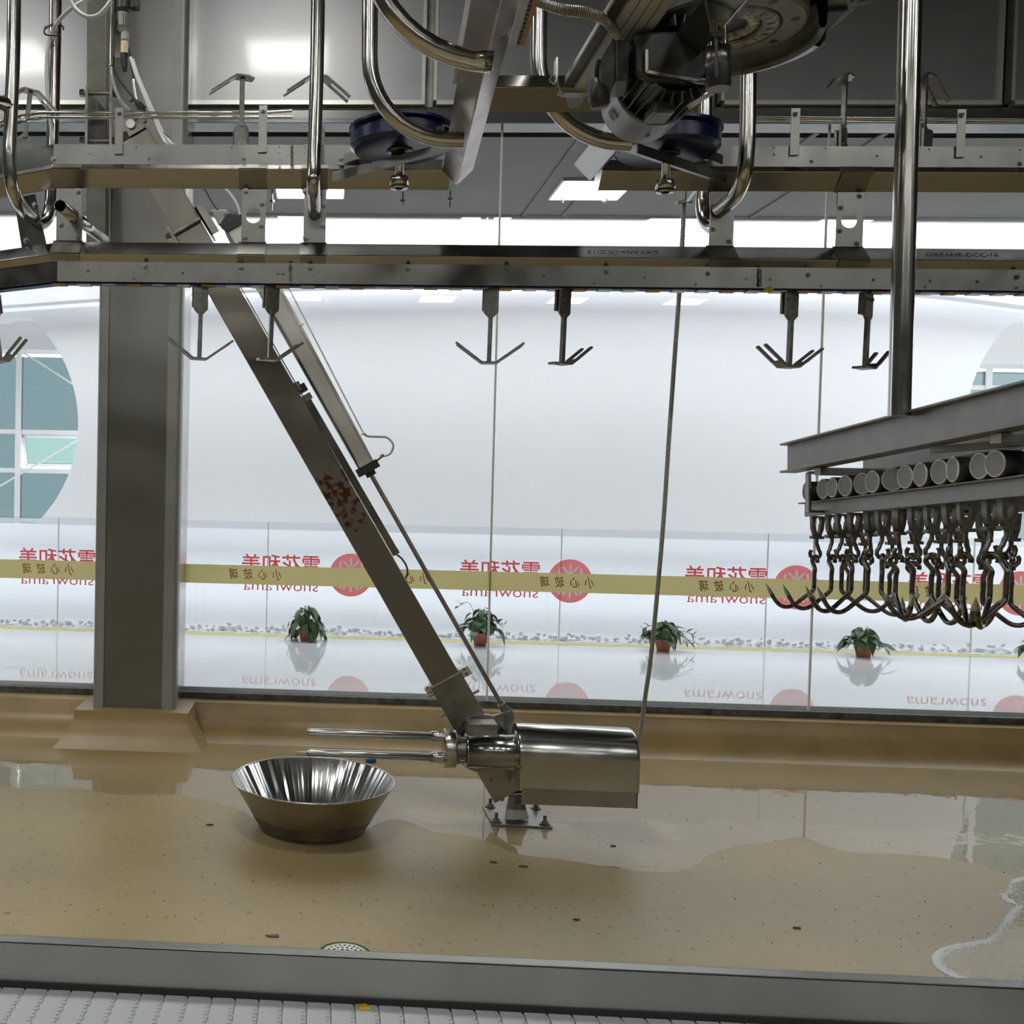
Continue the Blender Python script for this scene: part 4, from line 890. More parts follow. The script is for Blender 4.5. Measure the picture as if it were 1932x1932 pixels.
cb('cap_nose', p1+cdn*.038, p1+cdn*.062, .055, .055, BLACK)
r0, r1 = p1+cdn*.06, P(949, 1334, YA-.02)
m = MB(); m.tube([r0, r1], .0125, 16); build('piston_rod', m, S_DARK, arm)
m = MB(); rd = (r1-r0).normalized(); m.cyl(r1-rd*.035, r1-rd*.015, .017, n=6, smooth=False); m.box(r1+rd*.005, (.055, .042, .05), (rd, csd, YX)); build('clevis', m, S_PLATE, arm, .003)
m = MB(); c = P(963, 1347, YA-.06); m.cyl(c, c+V((0, .06, 0)), .014, n=20); m.cyl(c+V((0, -.002, 0)), c, .018, n=20); m.bar(r1+YX*-.03, V((c.x, r1.y-.03, c.z)), .045, .012, up=(0, 1, 0)); build('clevis_pin', m, S_BOLT, arm)
fit = P(718, 862, YA-.02); m = MB(); m.cyl(P(710, 868, YA-.02), fit, .011, n=6, smooth=False); m.cyl(fit, fit+(P(724, 858, YA-.02)-fit), .009, n=10); build('hose_fitting', m, S_BOLT, arm)
m = MB(); m.tube(smooth_path([P(686, 818, YA-.05), P(694, 823, YA-.05), P(714, 824, YA-.04), P(731, 826, YA-.03), P(742, 840, YA-.03), P(736, 856, YA-.02), P(723, 861, YA-.02)], 6), .006, 8); build('air_hose', m, WHITE_TUBE, arm, label='thin clear hose loop')
m = MB(); m.tube([P(470, 440, YA-.05)+csd*.055, P(686, 818, YA-.05)], .004, 6); build('air_hose', m, WHITE_TUBE, arm)
for px, py in ((568, 612), (685, 818)): m = MB(); m.cyl(P(px-4, py+2, YA-.06), P(px+5, py-1, YA-.06), .004, n=6); build('hose_tie', m, WHITE_TUBE, arm)
m = MB(); m.prism([P(398, 396, YA-.02), P(428, 396, YA-.02), P(436, 404, YA-.02), P(430, 414, YA-.02), P(412, 424, YA-.02)], (0, .04, 0)); build('cylinder_bracket', m, S_DARK, arm, .002); bolt(arm, P(424, 402, YA-.022), .010, .008)
m = MB(); m.prism([P(428, 402, YA-.04), P(446, 403, YA-.04), P(455, 410, YA-.04), P(450, 432, YA-.04), P(425, 432, YA-.04), P(414, 424, YA-.04)], (0, .08, 0)); build('rear_clevis', m, BLACK, arm, .003)
# clamp straps on the arm
m = MB(); u0, u1 = P(314, 450, YA-.07), P(378, 413, YA-.07); m.tube([u0, u1], .011, 10); build('clamp_rod', m, S_DARK, arm)
m = MB(); m.prism([P(366, 391, YA-.08), P(383, 386, YA-.08), P(414, 436, YA-.08), P(399, 444, YA-.08)], (0, .004, 0)); m.prism([P(366, 391, YA-.08), P(370, 390, YA-.08), P(402, 443, YA-.08), P(399, 444, YA-.08)], (0, .14, 0)); build('clamp_channel', m, S_DARK, arm, .001)
m = MB(); m.prism([P(313, 427, YA-.08), P(318, 426, YA-.08), P(336, 455, YA-.08), P(330, 458, YA-.08)], (0, .14, 0)); build('clamp_plate', m, S_DARK, arm, .001)
m = MB(); m.cyl(P(314, 449, YA-.07), P(322, 445, YA-.07), .02, n=6, smooth=False); build('clamp_nut', m, S_BOLT, arm)
m = MB(); c = P(323, 459, YA-.07); 
# slim second bar with black block
s0, s1 = P(576, 748, YA-.02), P(748, 1046, YA-.02)
sdir = (s1-s0).normalized(); ss = YX.cross(sdir)
m = MB(); m.box((s0+s1)/2, ((s1-s0).length, .04, .03), (sdir, ss, YX)); build('guide_bar', m, S_RAIL, arm, .001, label='slim polished guide bar')
m = MB(); c = P(570, 733, YA-.02); m.box(c, (.045, .05, .05), (sdir, ss, YX)); build('stop_block', m, BLACK, arm, .002)
m = MB(); c = P(557, 722, YA-.03); m.cyl(c, P(565, 738, YA-.03), .021, n=18); build('roller', m, S_BRIGHT, arm)
m = MB(); c = P(579, 750, YA-.02); m.box(c, (.035, .055, .04), (sdir, ss, YX)); build('bar_bracket', m, S_PLATE, arm, .001)
bolt(arm, P(747, 1038, YA-.036), .010, .004)
m = MB(); m.tube(smooth_path([s1, P(757, 1053, YA), P(766, 1066, YA), P(769, 1080, YA), P(765, 1092, YA)], 5), .0055, 8); build('cable', m, MOTOR, arm)
# top end of the arm: hinge on the column clamp
clampT = thing('column_clamp', P(190, 220, 6.7), 'bolted steel clamp of two plates and threaded rods on a dark post beside the column', 'bracket')
m = MB(); m.bar(P(187, -400, 6.72), P(184, 500, 6.72), .13, .10, up=(0, 1, 0)); build('dark_post', m, mat('post_steel', (.13, .125, .11), 1, .4, var=.1), clampT, .006)
for px in (161, 207):
    m = MB(); m.prism([P(px, 163 if px < 200 else 162, 6.45), P(px+5, 163, 6.45), P(px+4, 275, 6.45), P(px-1, 275, 6.45)], (0, .28, 0)); build('clamp_plate', m, S_PLATE, clampT, .001)
for py in (176, 266):
    m = MB(); m.tube([P(152, py, 6.5), P(216, py, 6.5)], .012, 10); build('threaded_rod', m, S_DARK, clampT)
    for px in (155, 217): m = MB(); m.cyl(P(px-4, py, 6.5), P(px+4, py, 6.5), .024, n=6, smooth=False); build('nut', m, S_BOLT, clampT)
m = MB(); m.prism([P(236, 240, YA-.06), P(268, 226, YA-.06), P(276, 240, YA-.06), P(244, 258, YA-.06)], (0, .12, 0)); m.prism([P(214, 228, YA), P(240, 222, YA), P(246, 246, YA), P(216, 252, YA)], (0, .9, 0)); build('hinge_head', m, S_PLATE, arm, .002)
m = MB(); c = P(246, 233, YA-.08); m.cyl(c, c+V((0, .16, 0)), .024, n=20); build('hinge_pin', m, S_BRIGHT, arm)
# ---------------------------------------------------------------- tool head
YT = 5.36
zt_ = P(915, 1417, YT).z; xt = lambda px: XA(px, YT, zt_)
tool = thing('tool_head', (xt(1000), YT, zt_), 'stainless motor head with two long horizontal rods, carried on the foot of the slanted arm', 'machine head')
for py in (1385, 1424):
    z = P(695, py, YT).z; m = MB(); m.lathe([(0, 0), (.015, .0), (.0195, .006), (.021, .02), (.021, xt(812)-xt(579)), (.0265, xt(812)-xt(579)), (.029, xt(826)-xt(579)), (.031, xt(838)-xt(579))], (xt(579), YT, z), (1, 0, 0), 28); build('stripping_rod', m, S_BRIGHT, tool)
zf = P(847, 1411.5, YT).z
m = MB(); m.lathe([(0, 0), (.098, 0), (.103, .005), (.103, xt(859)-xt(837)-.005), (.098, xt(859)-xt(837)), (0, xt(859)-xt(837))], (xt(837), YT, zf), (1, 0, 0), 48); build('rod_flange', m, S_BRIGHT, tool)
for yo, zo in ((-.02, .058), (-.02, -.058), (.05, .0)):
    m = MB(); m.cyl((xt(859), YT+yo, zf+zo), (xt(868), YT+yo, zf+zo), .020, n=6, smooth=False); m.cyl((xt(868), YT+yo, zf+zo), (xt(878), YT+yo, zf+zo), .011, n=10); build('flange_bolt', m, S_BOLT, tool)
m = MB(); m.cyl((xt(859), YT, zf), (xt(880), YT, zf), .045, n=24); build('drive_shaft', m, S_DARK, tool)
m = MB(); L_ = xt(970)-xt(877); m.lathe([(0, 0), (.088, 0), (.092, .004), (.092, .012), (.089, .014), (.089, L_*.92), (.093, L_*.93), (.093, L_), (.112, L_), (.112, L_+.022), (.06, L_+.022)], (xt(877), YT, zt_), (1, 0, 0), 48); build('gear_barrel', m, S_RAIL, tool)
m = MB(); m.bb((xt(884), YT+.03, zt_+.06), (xt(940), YT+.16, zt_+.135)); build('mount_block', m, S_DARK, tool, .003)
zc_ = P(1080, 1421, YT).z; xs, xe = xt(972), xt(1193)
pr = [(.148*math.cos(t), .146*math.sin(t)) for t in [math.pi*i/24 for i in range(25)]] + [(-.150, -.10), (-.150, -.148), (-.146, -.150), (.146, -.150), (.150, -.10)]
m = MB(); vs = []; 
for i, (x, k, dz) in enumerate(((xs, .985, 0), (xs+.01, 1, 0), (xe-.02, .985, -.004), (xe-.004, .95, -.008), (xe, .90, -.01))): vs += [V((x, YT+.0+y*k, zc_+(z if z < -.1 else z*k)+dz)) for y, z in pr]
n_ = len(pr); fs = [(r*n_+j, r*n_+(j+1) % n_, (r+1)*n_+(j+1) % n_, (r+1)*n_+j) for r in range(4) for j in range(n_)] + [tuple(range(n_))[::-1], tuple(range(4*n_, 5*n_))]
m.add(vs, fs, True); cv = build('motor_cover', m, mat('cover_steel', (.50, .49, .46), 1, .2, var=.05, rvar=.05, scale=6), tool)
md = cv.modifiers.new('edges', 'EDGE_SPLIT'); md.split_angle = math.radians(35)
m = MB(); m.bb((xs+.012, YT-.138, zc_-.235), (xe-.008, YT-.134, zc_-.148)); m.bb((xs+.012, YT+.134, zc_-.235), (xe-.008, YT+.138, zc_-.148)); m.bb((xe-.014, YT-.138, zc_-.235), (xe-.008, YT+.138, zc_-.148)); build('cover_skirt', m, S_ARM, tool, .001)
m = MB(); c = V((xt(1118), YT, zc_-.235)); m.lathe([(.07, .02), (.068, 0), (.055, -.012), (0, -.016)], c, (0, 0, 1), 28); build('drain_dome', m, S_ARM, tool)
m = MB(); m.bb((xs-.012, YT-.13, zc_-.17), (xs+.004, YT-.05, zc_-.06)); build('end_tab', m, S_DARK, tool, .002)
for px, py in ((979, 1370), (982, 1447)): bolt(tool, P(px, py, YT-.152 if py > 1400 else YT), .007, .006)
# ---------------------------------------------------------------- steel bowl
def streaky():      # rolled sheet: faint flutes running up the cone
    m_, nt, b = new_mat('bowl_inside'); L = nt.links.new; b.inputs['Metallic'].default_value = 1; b.inputs['Roughness'].default_value = .2; b.inputs['Base Color'].default_value = (.60, .59, .57, 1)
    tc = N(nt, 'ShaderNodeTexCoord'); gr_ = N(nt, 'ShaderNodeTexGradient', gradient_type='RADIAL'); L(tc.outputs['Object'], gr_.inputs[0])
    no = N(nt, 'ShaderNodeTexNoise', noise_dimensions='1D'); no.inputs['Scale'].default_value = 15; no.inputs['Detail'].default_value = 3; L(gr_.outputs['Fac'], no.inputs['W'])
    bp = N(nt, 'ShaderNodeBump'); bp.inputs['Strength'].default_value = 1; bp.inputs['Distance'].default_value = .03; L(no.outputs['Fac'], bp.inputs['Height']); L(bp.outputs[0], b.inputs['Normal']); return m_
bc = PZ(589, 1560, 0); bc.z = 0.002
bowl = thing('steel_bowl', bc, 'wide conical stainless bowl standing on the ochre floor under the tool rods', 'bowl')
BIN = streaky(); BOUT = mat('bowl_outside', (.36, .32, .25), 1, .32, var=.1, rvar=.06, scale=6)
rb, rt, hb = .275, .425, .253
m = MB(); m.lathe([(0, 0), (rb, 0), (rb+.028, hb*.20), (rt, hb)], bc, (0, 0, 1), 96); build('outer_wall', m, BOUT, bowl)
m = MB(); m.lathe([(rt-.004, hb), (rb-.003, .012), (0, .012)], bc, (0, 0, 1), 96); build('inner_wall', m, BIN, bowl)
m = MB(); tor = [bc+V((rt*math.cos(2*math.pi*i/96), rt*math.sin(2*math.pi*i/96), hb)) for i in range(97)]; m.tube(tor, .005, 8, caps=False); build('rolled_rim', m, S_BRIGHT, bowl)
m = MB(); m.lathe([(rb+.0025, .0), (rb+.006, .012), (rb+.0305, hb*.20), (rb+.0465, hb*.31)], bc, (0, 0, 1), 96); build('dirty_foot', m, mat('foot_grime', (.13, .125, .105), .6, .5, scale=6, col2=(.22, .18, .12)), bowl)
m = MB(); c = bc+V((-.06, rt-.03, hb-.03)); d0 = V((0, -(rt-rb), -hb)).normalized(); m.tube([bc+V((-.09, rt-.012, hb-.01)), bc+V((-.06, rb+.02, .04))], .003, 6); build('weld_seam', m, S_DARK, bowl)
# small things on the floor
def splat(name, px, py, sx, sy, m_, label, cat, n=9, h=.006):
    c = PZ(px, py, 0); m = MB(); ps = []
    for i in range(n):
        t_ = 2*math.pi*i/n; k = random.uniform(.55, 1.1); ps.append(V((c.x+sx*k*math.cos(t_), c.y+sy*k*math.sin(t_), .0005)))
    m.prism(ps, (0, 0, h)); o = build(name, m, m_, origin=c); return tag(o, label, cat)
splat('grey_scrap', 515, 1767, .035, .015, MOTOR, 'flat dark grey scrap on the floor left of the drain', 'scrap', 11, .004)
splat('dark_scrap', 396, 1557, .022, .006, BROWNS, 'short dark sliver on the floor left of the bowl', 'scrap')
splat('dark_scrap', 988, 1636, .024, .008, BROWNS, 'small dark flake on the floor below the foot plate, right one', 'scrap')
splat('dark_scrap', 930, 1628, .020, .010, BROWNS, 'small dark flake on the floor below the foot plate, left one', 'scrap')
splat('dark_scrap', 1086, 1736, .016, .005, BROWNS, 'tiny dark flake low on the open floor right of centre', 'scrap')
splat('dark_scrap', 1156, 1597, .020, .006, BROWNS, 'small sliver lying in the wet floor right of the foot plate', 'scrap')
splat('dark_scrap', 1503, 1752, .018, .006, BROWNS, 'tiny flake on the floor at right, above the steel guard', 'scrap')
gr = random.Random(3); sm = MB()
for k in range(170):
    px, py = gr.uniform(0, 1932), gr.uniform(1500, 1790); c = PZ(px, py, 0); s_ = gr.uniform(.002, .0045); sm.box((c.x, c.y, .0015), (s_*1.6, s_, .002))
o = build('floor_specks', sm, BROWNS, kind='stuff'); o['label'] = 'tiny dark specks scattered over the ochre floor'; o['category'] = 'specks'
bk = PZ(700, 1437, 0); t = thing('plastic_bottle_lid', bk, 'small bright blue plastic cap on the floor behind the bowl', 'cap')
m = MB(); m.lathe([(0, .0), (.034, .0), (.034, .022), (.030, .026), (0, .026)], bk+V((0, 0, .0005)), (0, 0, 1), 20); build('cap_body', m, mat('blue_plastic', (.01, .13, .45), 0, .4), t)
pk = PZ(571, 1424, 0); m = MB(); m.prism([pk+V((-.05, 0, .001)), pk+V((0, -.018, .001)), pk+V((.06, -.01, .001)), pk+V((.05, .02, .001)), pk+V((0, .02, .001))], (0, 0, .02)); tag(build('pink_scrap', m, mat('pink_scrap', (.75, .5, .42), 0, .4), origin=pk), 'pale pink scrap behind the bowl by the rod tips', 'scrap')
# drain
dc = PZ(651, 1801, 0)
dr = thing('floor_drain', dc, 'round perforated steel drain cover in the floor, cut off by the steel guard', 'drain')
m = MB(); m.lathe([(.103, .0005), (.103, .003), (.093, .003), (.093, .0005)], dc, (0, 0, 1), 48); build('drain_ring', m, BLACKM, dr)
m = MB(); m.lathe([(.093, .0008), (.093, .0035), (.086, .0035), (.086, .0008)], dc, (0, 0, 1), 48); build('brass_ring', m, mat('brass', (.45, .42, .15), .6, .4, var=.3, scale=30), dr)
loops = [circ(dc.x, dc.y, .085, 48)]
for k, rr_ in ((6, .018), (12, .036), (18, .054), (24, .072)):
    for i in range(k): loops.append(circ(dc.x+rr_*math.cos(2*math.pi*(i+.5*(k == 12))/k), dc.y+rr_*math.sin(2*math.pi*(i+.5*(k == 12))/k), .0055, 10))
o = flat2d('perforated_cover', loops, .002, Matrix.Translation((0, 0, .003)), SATIN, dr)
m = MB(); m.cyl(dc+V((0, 0, .0003)), dc+V((0, 0, .0012)), .085, n=40); build('sump', m, BLACK, dr)
# ---------------------------------------------------------------- near conveyor: side guard and white modular belt
zg = .85; g0, g1 = PZ(0, 1777, zg), PZ(1932, 1863, zg)
Yg = (g0.y+g1.y)/2; ang = math.atan2(g1.y-g0.y, g1.x-g0.x)
zbelt = P(300, 1875, Yg).z; Yb = PZ(0, 1762, zg).y
cv_ = thing('belt_conveyor', (g0.x+1, Yg, 0), 'near belt conveyor with a stainless side guard and white modular plastic belt', 'conveyor')
xa, xb = -1.9, 3.2
m = MB(); m.bb((xa, Yg, zg-.004), (xb, Yg+.032, zg)); m.bb((xa, Yg, zbelt-.12), (xb, Yg+.003, zg)); m.bb((xa, Yg+.029, zg-.03), (xb, Yg+.032, zg)); build('side_guard', m, S_GUARD, cv_, .001)
m = MB(); m.bb((xa, Yg-.006, zbelt+.002), (xb, Yg, zbelt+.012)); build('wear_strip', m, RUBBER, cv_)
m = MB(); m.bb((xa, Yg-.9, zbelt-.08), (xb, Yg-.01, zbelt-.03)); build('belt_bed', m, S_DARK, cv_)
for x in (xa+.3, (xa+xb)/2, xb-.3):
    for y in (Yg-.8, Yg-.05): m = MB(); m.bb((x-.025, y-.025, 0), (x+.025, y+.025, zbelt-.08)); build('leg', m, S_RAIL, cv_)
pitch_ = .0485; bl = None; w_ = .60
mm = MB(); mm.bb((0, -w_, -.012), (pitch_-.010, 0, 0))
for k in range(int(w_/.014)):
    y = -.014*k; mm.bb((pitch_-.011, y-.0105, -.012), (pitch_-.0015 if k % 2 else pitch_-.0045, y-.001, 0))
mm.bb((-.001, -w_, -.012), (pitch_, 0, -.0035))
k = 0; x = XA(-420, Yg, zbelt); xend = XA(1940, Yg, zbelt)
while x < xend:
    if bl is None: mm.v = [v+V((x, Yg-.004, zbelt)) for v in mm.v]; bl = build('belt_link', mm, BELT, cv_); x0b = x
    else: o = bpy.data.objects.new('belt_link', bl.data); link(o, cv_); o.location = V((x-x0b, 0, 0))
    x += pitch_
fp = P(686, 1901, Yg-.03); zz = zbelt+.001; fp = PZ(686, 1901, zz)
m = MB(); ps = [fp+V((.014*math.cos(t_)*k_, .010*math.sin(t_)*k_, 0)) for t_, k_ in zip([2*math.pi*i/10 for i in range(10)], (1, .7, 1.1, .8, 1, .6, 1.1, .9, .7, 1.2))]; m.prism(ps, (0, 0, .004)); tag(build('fat_scrap', m, FAT, origin=fp), 'small bright yellow scrap lying on the white belt', 'scrap')
fp = P(1450, 548, YLb-.01); m = MB(); m.lathe([(0, -.012), (.012, -.006), (.02, .004), (.016, .010), (0, .012)], fp, (0, 0, 1), 7, False); tag(build('fat_scrap', m, FAT, origin=fp), 'yellow fat scrap stuck under the lower track at right', 'scrap')
# ================================================================ POTTED PLANTS in the corridor
def leaf_mesh(L_, W_, droop):
    m = MB(); n = 5; vs = []
    for i in range(n+1):
        t_ = i/n; w_ = W_*(math.sin(math.pi*min(1, t_*1.0+.12))**.8)*(1-t_*.35) if t_ < 1 else 0
        z = -droop*t_*t_; y = L_*t_
        vs += [V((-w_, y, z+.18*w_)), V((0, y, z)), V((w_, y, z+.18*w_))]
    fs = []
    for i in range(n): fs += [(3*i, 3*i+1, 3*i+4, 3*i+3), (3*i+1, 3*i+2, 3*i+5, 3*i+4)]
    m.add(vs, fs, True); me = bpy.data.meshes.new('leaf'); me.from_pydata([tuple(v) for v in m.v], [], m.f); me.polygons.foreach_set('use_smooth', m.sm); me.materials.append(LEAF); return me
LM = [leaf_mesh(.115, .036, .035), leaf_mesh(.10, .034, .055), leaf_mesh(.085, .028, .02), leaf_mesh(.13, .040, .075)]
def plant(px, py, seed, w_, h_, label, droop=False, pot_r=.075, pot_h=.115, nl=34, sprigs=()):
    r = random.Random(seed); Y = 9.76; c = PZ(px, py, CFZ) if False else P(px, py, Y); c = V((c.x, Y, CFZ+.0005))
    t = thing('potted_plant', c, label, 'plant', 'potted plants along the corridor')
    m = MB(); m.lathe([(0, 0), (pot_r*.68, 0), (pot_r*.96, pot_h*.86), (pot_r*1.06, pot_h*.86), (pot_r*1.06, pot_h), (pot_r*.93, pot_h), (pot_r*.9, pot_h*.9)], c, (0, 0, 1), 28); build('pot', m, TERRA, t)
    m = MB(); m.cyl(c+V((0, 0, pot_h*.8)), c+V((0, 0, pot_h*.92)), pot_r*.9, n=20); build('soil', m, SOIL, t)
    base = c+V((0, 0, pot_h*.9)); st = MB()
    def leaf(tip, dirv, k, s_):
        o = bpy.data.objects.new('leaf', LM[k % 4]); link(o, t); o.location = tip-c
        y = dirv.normalized(); x = y.cross(V((0, 0, 1))); x = x.normalized() if x.length > .01 else V((1, 0, 0)); x = (x+V((r.uniform(-.3, .3), r.uniform(-.3, .3), r.uniform(-.3, .3)))).normalized(); z = x.cross(y).normalized(); x = y.cross(z)
        o.rotation_mode = 'QUATERNION'; o.rotation_quaternion = Matrix((x, y, z)).transposed().to_quaternion(); o.scale = (s_, s_, s_)
    for k in range(nl):
        an = r.uniform(0, 2*math.pi); f = math.sqrt(r.uniform(.02, 1)); el = r.random()
        if droop: z = h_*(1-f**1.6)*r.uniform(.55, 1) - (pot_h*.95 if f > .75 and r.random() < .6 else 0)*r.uniform(.3, 1)
        else: z = h_*(1-f*f)**.5*r.uniform(.35, 1)
        tip = base+V((w_*f*math.cos(an), w_*.75*f*math.sin(an), z)); mid = base+V((w_*.4*f*math.cos(an), w_*.3*f*math.sin(an), max(.05, z)*1.05+.02))
        st.tube([base+V((.02*math.cos(an), .02*math.sin(an), -.01)), mid, tip], .0028, 5, caps=False)
        dv = V((math.cos(an), math.sin(an), r.uniform(-.9, .25) - (.8 if droop and f > .6 else 0))); leaf(tip-dv.normalized()*.04, dv, k, r.uniform(.95, 1.3))
    for sx, sz in sprigs:
        tip = base+V((sx, -.02, sz)); st.tube(smooth_path([base, base+V((sx*.5, -.01, max(sz, .05)*1.0+.03)), tip], 4), .0025, 5, caps=False)
        for q in range(3): leaf(tip+V((-.03*q*(1 if sx > 0 else -1), 0, .012*q)), V((sx, r.uniform(-.4, .1), r.uniform(-.5, .5))), q+2, .62)
    build('stems', st, LEAF, t, kind='stuff')
plant(577, 1206, 11, .20, .29, 'drooping green potted plant with leaves hanging over its pot, just right of the column', True, .075, .11, 50)
plant(906, 1218, 22, .20, .25, 'bushy potted plant behind the piston rod of the slanted arm', False, .08, .12, 60, ((-.22, .26), (-.20, .05), (.22, .10)))
plant(1251, 1223, 33, .19, .18, 'potted plant with a trailing sprig behind the long conduit', False, .08, .115, 50, ((.27, .06), (.26, -.03), (-.20, .10), (-.19, .02)))
plant(1629, 1235, 44, .19, .16, 'compact potted plant below the hanging meat hooks', False, .085, .12, 52, ((.20, -.04),))
plant(1962, 1245, 55, .18, .16, 'potted plant cut off by the right picture edge', False, .078, .115, 20, ((-.18, .03),))
# ================================================================ WATER ON THE FLOOR
def film(pts, h, label, mat_):
    ps = smooth_path([PZ(px, py, 0) for px, py in pts]+[PZ(*pts[0], 0)], 5)[:-1]
    m = MB(); m.add([V((p.x, p.y, h)) for p in ps], [tuple(range(len(ps)))]); o = build('puddle', m, mat_); tag(o, label, 'puddle')
    if o.data.polygons[0].normal.z < 0: o.data.flip_normals()
    return o
WATER = clear('water_film', (.97, .95, .90), 1.55, .012)
for nd in WATER.node_tree.nodes:
    if nd.type == 'BSDF_GLOSSY':
        tc = N(WATER.node_tree, 'ShaderNodeTexCoord'); no = N(WATER.node_tree, 'ShaderNodeTexNoise'); no.inputs['Scale'].default_value = 5; no.inputs['Detail'].default_value = 2; WATER.node_tree.links.new(tc.outputs['Object'], no.inputs[0])
        bp = N(WATER.node_tree, 'ShaderNodeBump'); bp.inputs['Strength'].default_value = .05; bp.inputs['Distance'].default_value = .02; WATER.node_tree.links.new(no.outputs['Fac'], bp.inputs['Height']); WATER.node_tree.links.new(bp.outputs[0], nd.inputs['Normal'])
film([(-60, 1372), (60, 1376), (300, 1384), (560, 1394), (800, 1402), (1000, 1409), (1250, 1417), (1500, 1426), (1750, 1436), (1990, 1446), (2040, 1560), (1990, 1625), (1925, 1650), (1880, 1640), (1830, 1628), (1760, 1617), (1690, 1611), (1610, 1609), (1560, 1596), (1510, 1580), (1450, 1590), (1390, 1597), (1340, 1612), (1308, 1636), (1250, 1646), (1160, 1638), (1060, 1622), (980, 1612), (925, 1590), (880, 1577), (820, 1570), (760, 1548), (720, 1552), (640, 1585), (560, 1582), (480, 1545), (430, 1520), (330, 1500), (235, 1500), (180, 1494), (130, 1485), (60, 1490), (0, 1482), (-60, 1484)], .0012, 'wide shallow sheet of water mirroring the glass wall at the back of the floor', WATER)
p2 = [(1990, 1652), (1932, 1655), (1908, 1662), (1900, 1690), (1918, 1706), (1905, 1722), (1893, 1740), (1870, 1768), (1835, 1777), (1800, 1783), (1770, 1793), (1759, 1806), (1764, 1822), (1785, 1838), (1815, 1850), (1860, 1860), (1990, 1872)]
film(p2, .0016, 'soapy puddle at the lower right, by the steel guard', WATER)
foam = MB(); r = random.Random(5); ed = smooth_path([PZ(px, py, 0) for px, py in p2[1:-1]], 30)
def bub(c, s_):
    k = 6; vs = [V(c)+V((s_*math.cos(2*math.pi*i/k), s_*math.sin(2*math.pi*i/k), .0015)) for i in range(k)]+[V(c)+V((0, 0, .0015+s_*.55))]
    foam.add(vs, [(i, (i+1) % k, k) for i in range(k)], True)
for i in range(len(ed)-1):
    nn = (ed[i+1]-ed[i]); nn = V((nn.y, -nn.x, 0)).normalized(); inside = PZ(1900, 1815, 0)-ed[i]
    if nn.dot(inside) < 0: nn = -nn
    for k in range(9): bub(ed[i].lerp(ed[i+1], r.random())+nn*abs(r.gauss(0, .018)), r.uniform(.0018, .0045))
for k in range(500):
    px, py = r.uniform(1780, 1990), r.uniform(1780, 1855); bub(PZ(px, py, 0), r.uniform(.0012, .0035))
for k in range(900):
    px = r.uniform(1895, 1990); py = r.gauss(1700, 40); bub(PZ(px, py, 0), r.uniform(.0012, .004))
fo = build('foam', foam, mat('white_foam', (.82, .83, .80), 0, .35), kind='stuff'); fo['label'] = 'white soap foam along the edge of the lower right puddle'; fo['category'] = 'foam'
# ================================================================ HOOK RACK at right
D_ = ray(620, 1060); D_ = D_*(1/D_.y); Y_L = 4.25
def along(base, Y): return V(base) + D_*(Y-base.y)
up_ = V((0, 0, 1)); dn = (D_*-1).normalized(); sx_ = dn.cross(up_).normalized()
if sx_.x < 0: sx_ = -sx_
uz_ = sx_.cross(dn); uz_ = uz_ if uz_.z > 0 else -uz_
rack = thing('hook_rack', P(1490, 865, 4.3), 'dark steel rack of sloping beams at right, hung from the big pole over the trolleys', 'rack')
def prof_bar(name, base, y0, y1, rects, m_, parent=rack, bev=.002):     # rects (x0, x1, z0, z1) in the section of the sloping bar
    m = MB(); p, q = along(base, y0), along(base, y1)
    for a0, a1, c0, c1 in rects:
        m.prism([p+sx_*a0+uz_*c0, p+sx_*a1+uz_*c0, p+sx_*a1+uz_*c1, p+sx_*a0+uz_*c1], q-p)
    return build(name, m, m_, parent, bev)
IB = P(1487, 865, 4.3); hI = .06
prof_bar('top_beam', IB, 4.3, 1.6, [(-.035, .035, hI-.008, hI), (-.035, .035, -hI, -hI+.008), (-.004, .004, -hI, hI)], S_BEAM)
IB2 = IB+sx_*.30
prof_bar('rear_beam', IB2, 4.3, 1.6, [(-.035, .035, hI-.008, hI), (-.035, .035, -hI, -hI+.008), (-.004, .004, -hI, hI)], S_BEAM)
for yy_ in (4.05, 3.0): m = MB(); m.bar(along(IB, yy_)-uz_*.075, along(IB2, yy_)-uz_*.075, .05, .03); build('cross_bar', m, S_BEAM, rack, .002)
m = MB(); m.bar(along(IB, 3.3)-uz_*.075, along(IB2, 2.7)-uz_*.08, .03, .02); build('diagonal_bar', m, S_BEAM, rack, .002)
RB = P(1543, 957, 4.25); RB2 = RB+sx_*.25-V((0, 0, .02))
for nm, B in (('near_rail', RB), ('rear_rail', RB2)):
    prof_bar(nm, B, 4.36, 1.6, [(-.030, .030, .018, .024), (-.003, .003, -.034, .020)], S_BEAM)
def cbrk(B, yy_, w_=.03):
    m = MB(); c = along(B, yy_); s_ = -.060; top_ = .135
    m.bar(c+sx_*s_+uz_*top_, c+sx_*s_-uz_*.026, w_, .012, up=sx_); m.bar(c+sx_*s_+uz_*top_, c+sx_*.02+uz_*top_, w_, .012); m.bar(c+sx_*s_-uz_*.02, c-uz_*.02, w_, .010); build('hanger_strap', m, S_DARK, rack, .003)
    m = MB(); q = c+sx_*-.02+uz_*top_; m.cyl(q, q+uz_*.015, .016, n=6, smooth=False); m.cyl(q, q+uz_*.032, .007, n=8); build('strap_bolt', m, S_BOLT, rack)
for yy_ in (4.20, 2.83): cbrk(RB, yy_)
for yy_ in (3.7, 2.6): cbrk(RB2, yy_)
TROL, HOOKS = [], []
S_CAST = mat('trolley_iron', (.17, .16, .14), .75, .5, var=.2, scale=30)
WFACE = mat('wheel_face', (.33, .33, .33), .3, .55, var=.05)
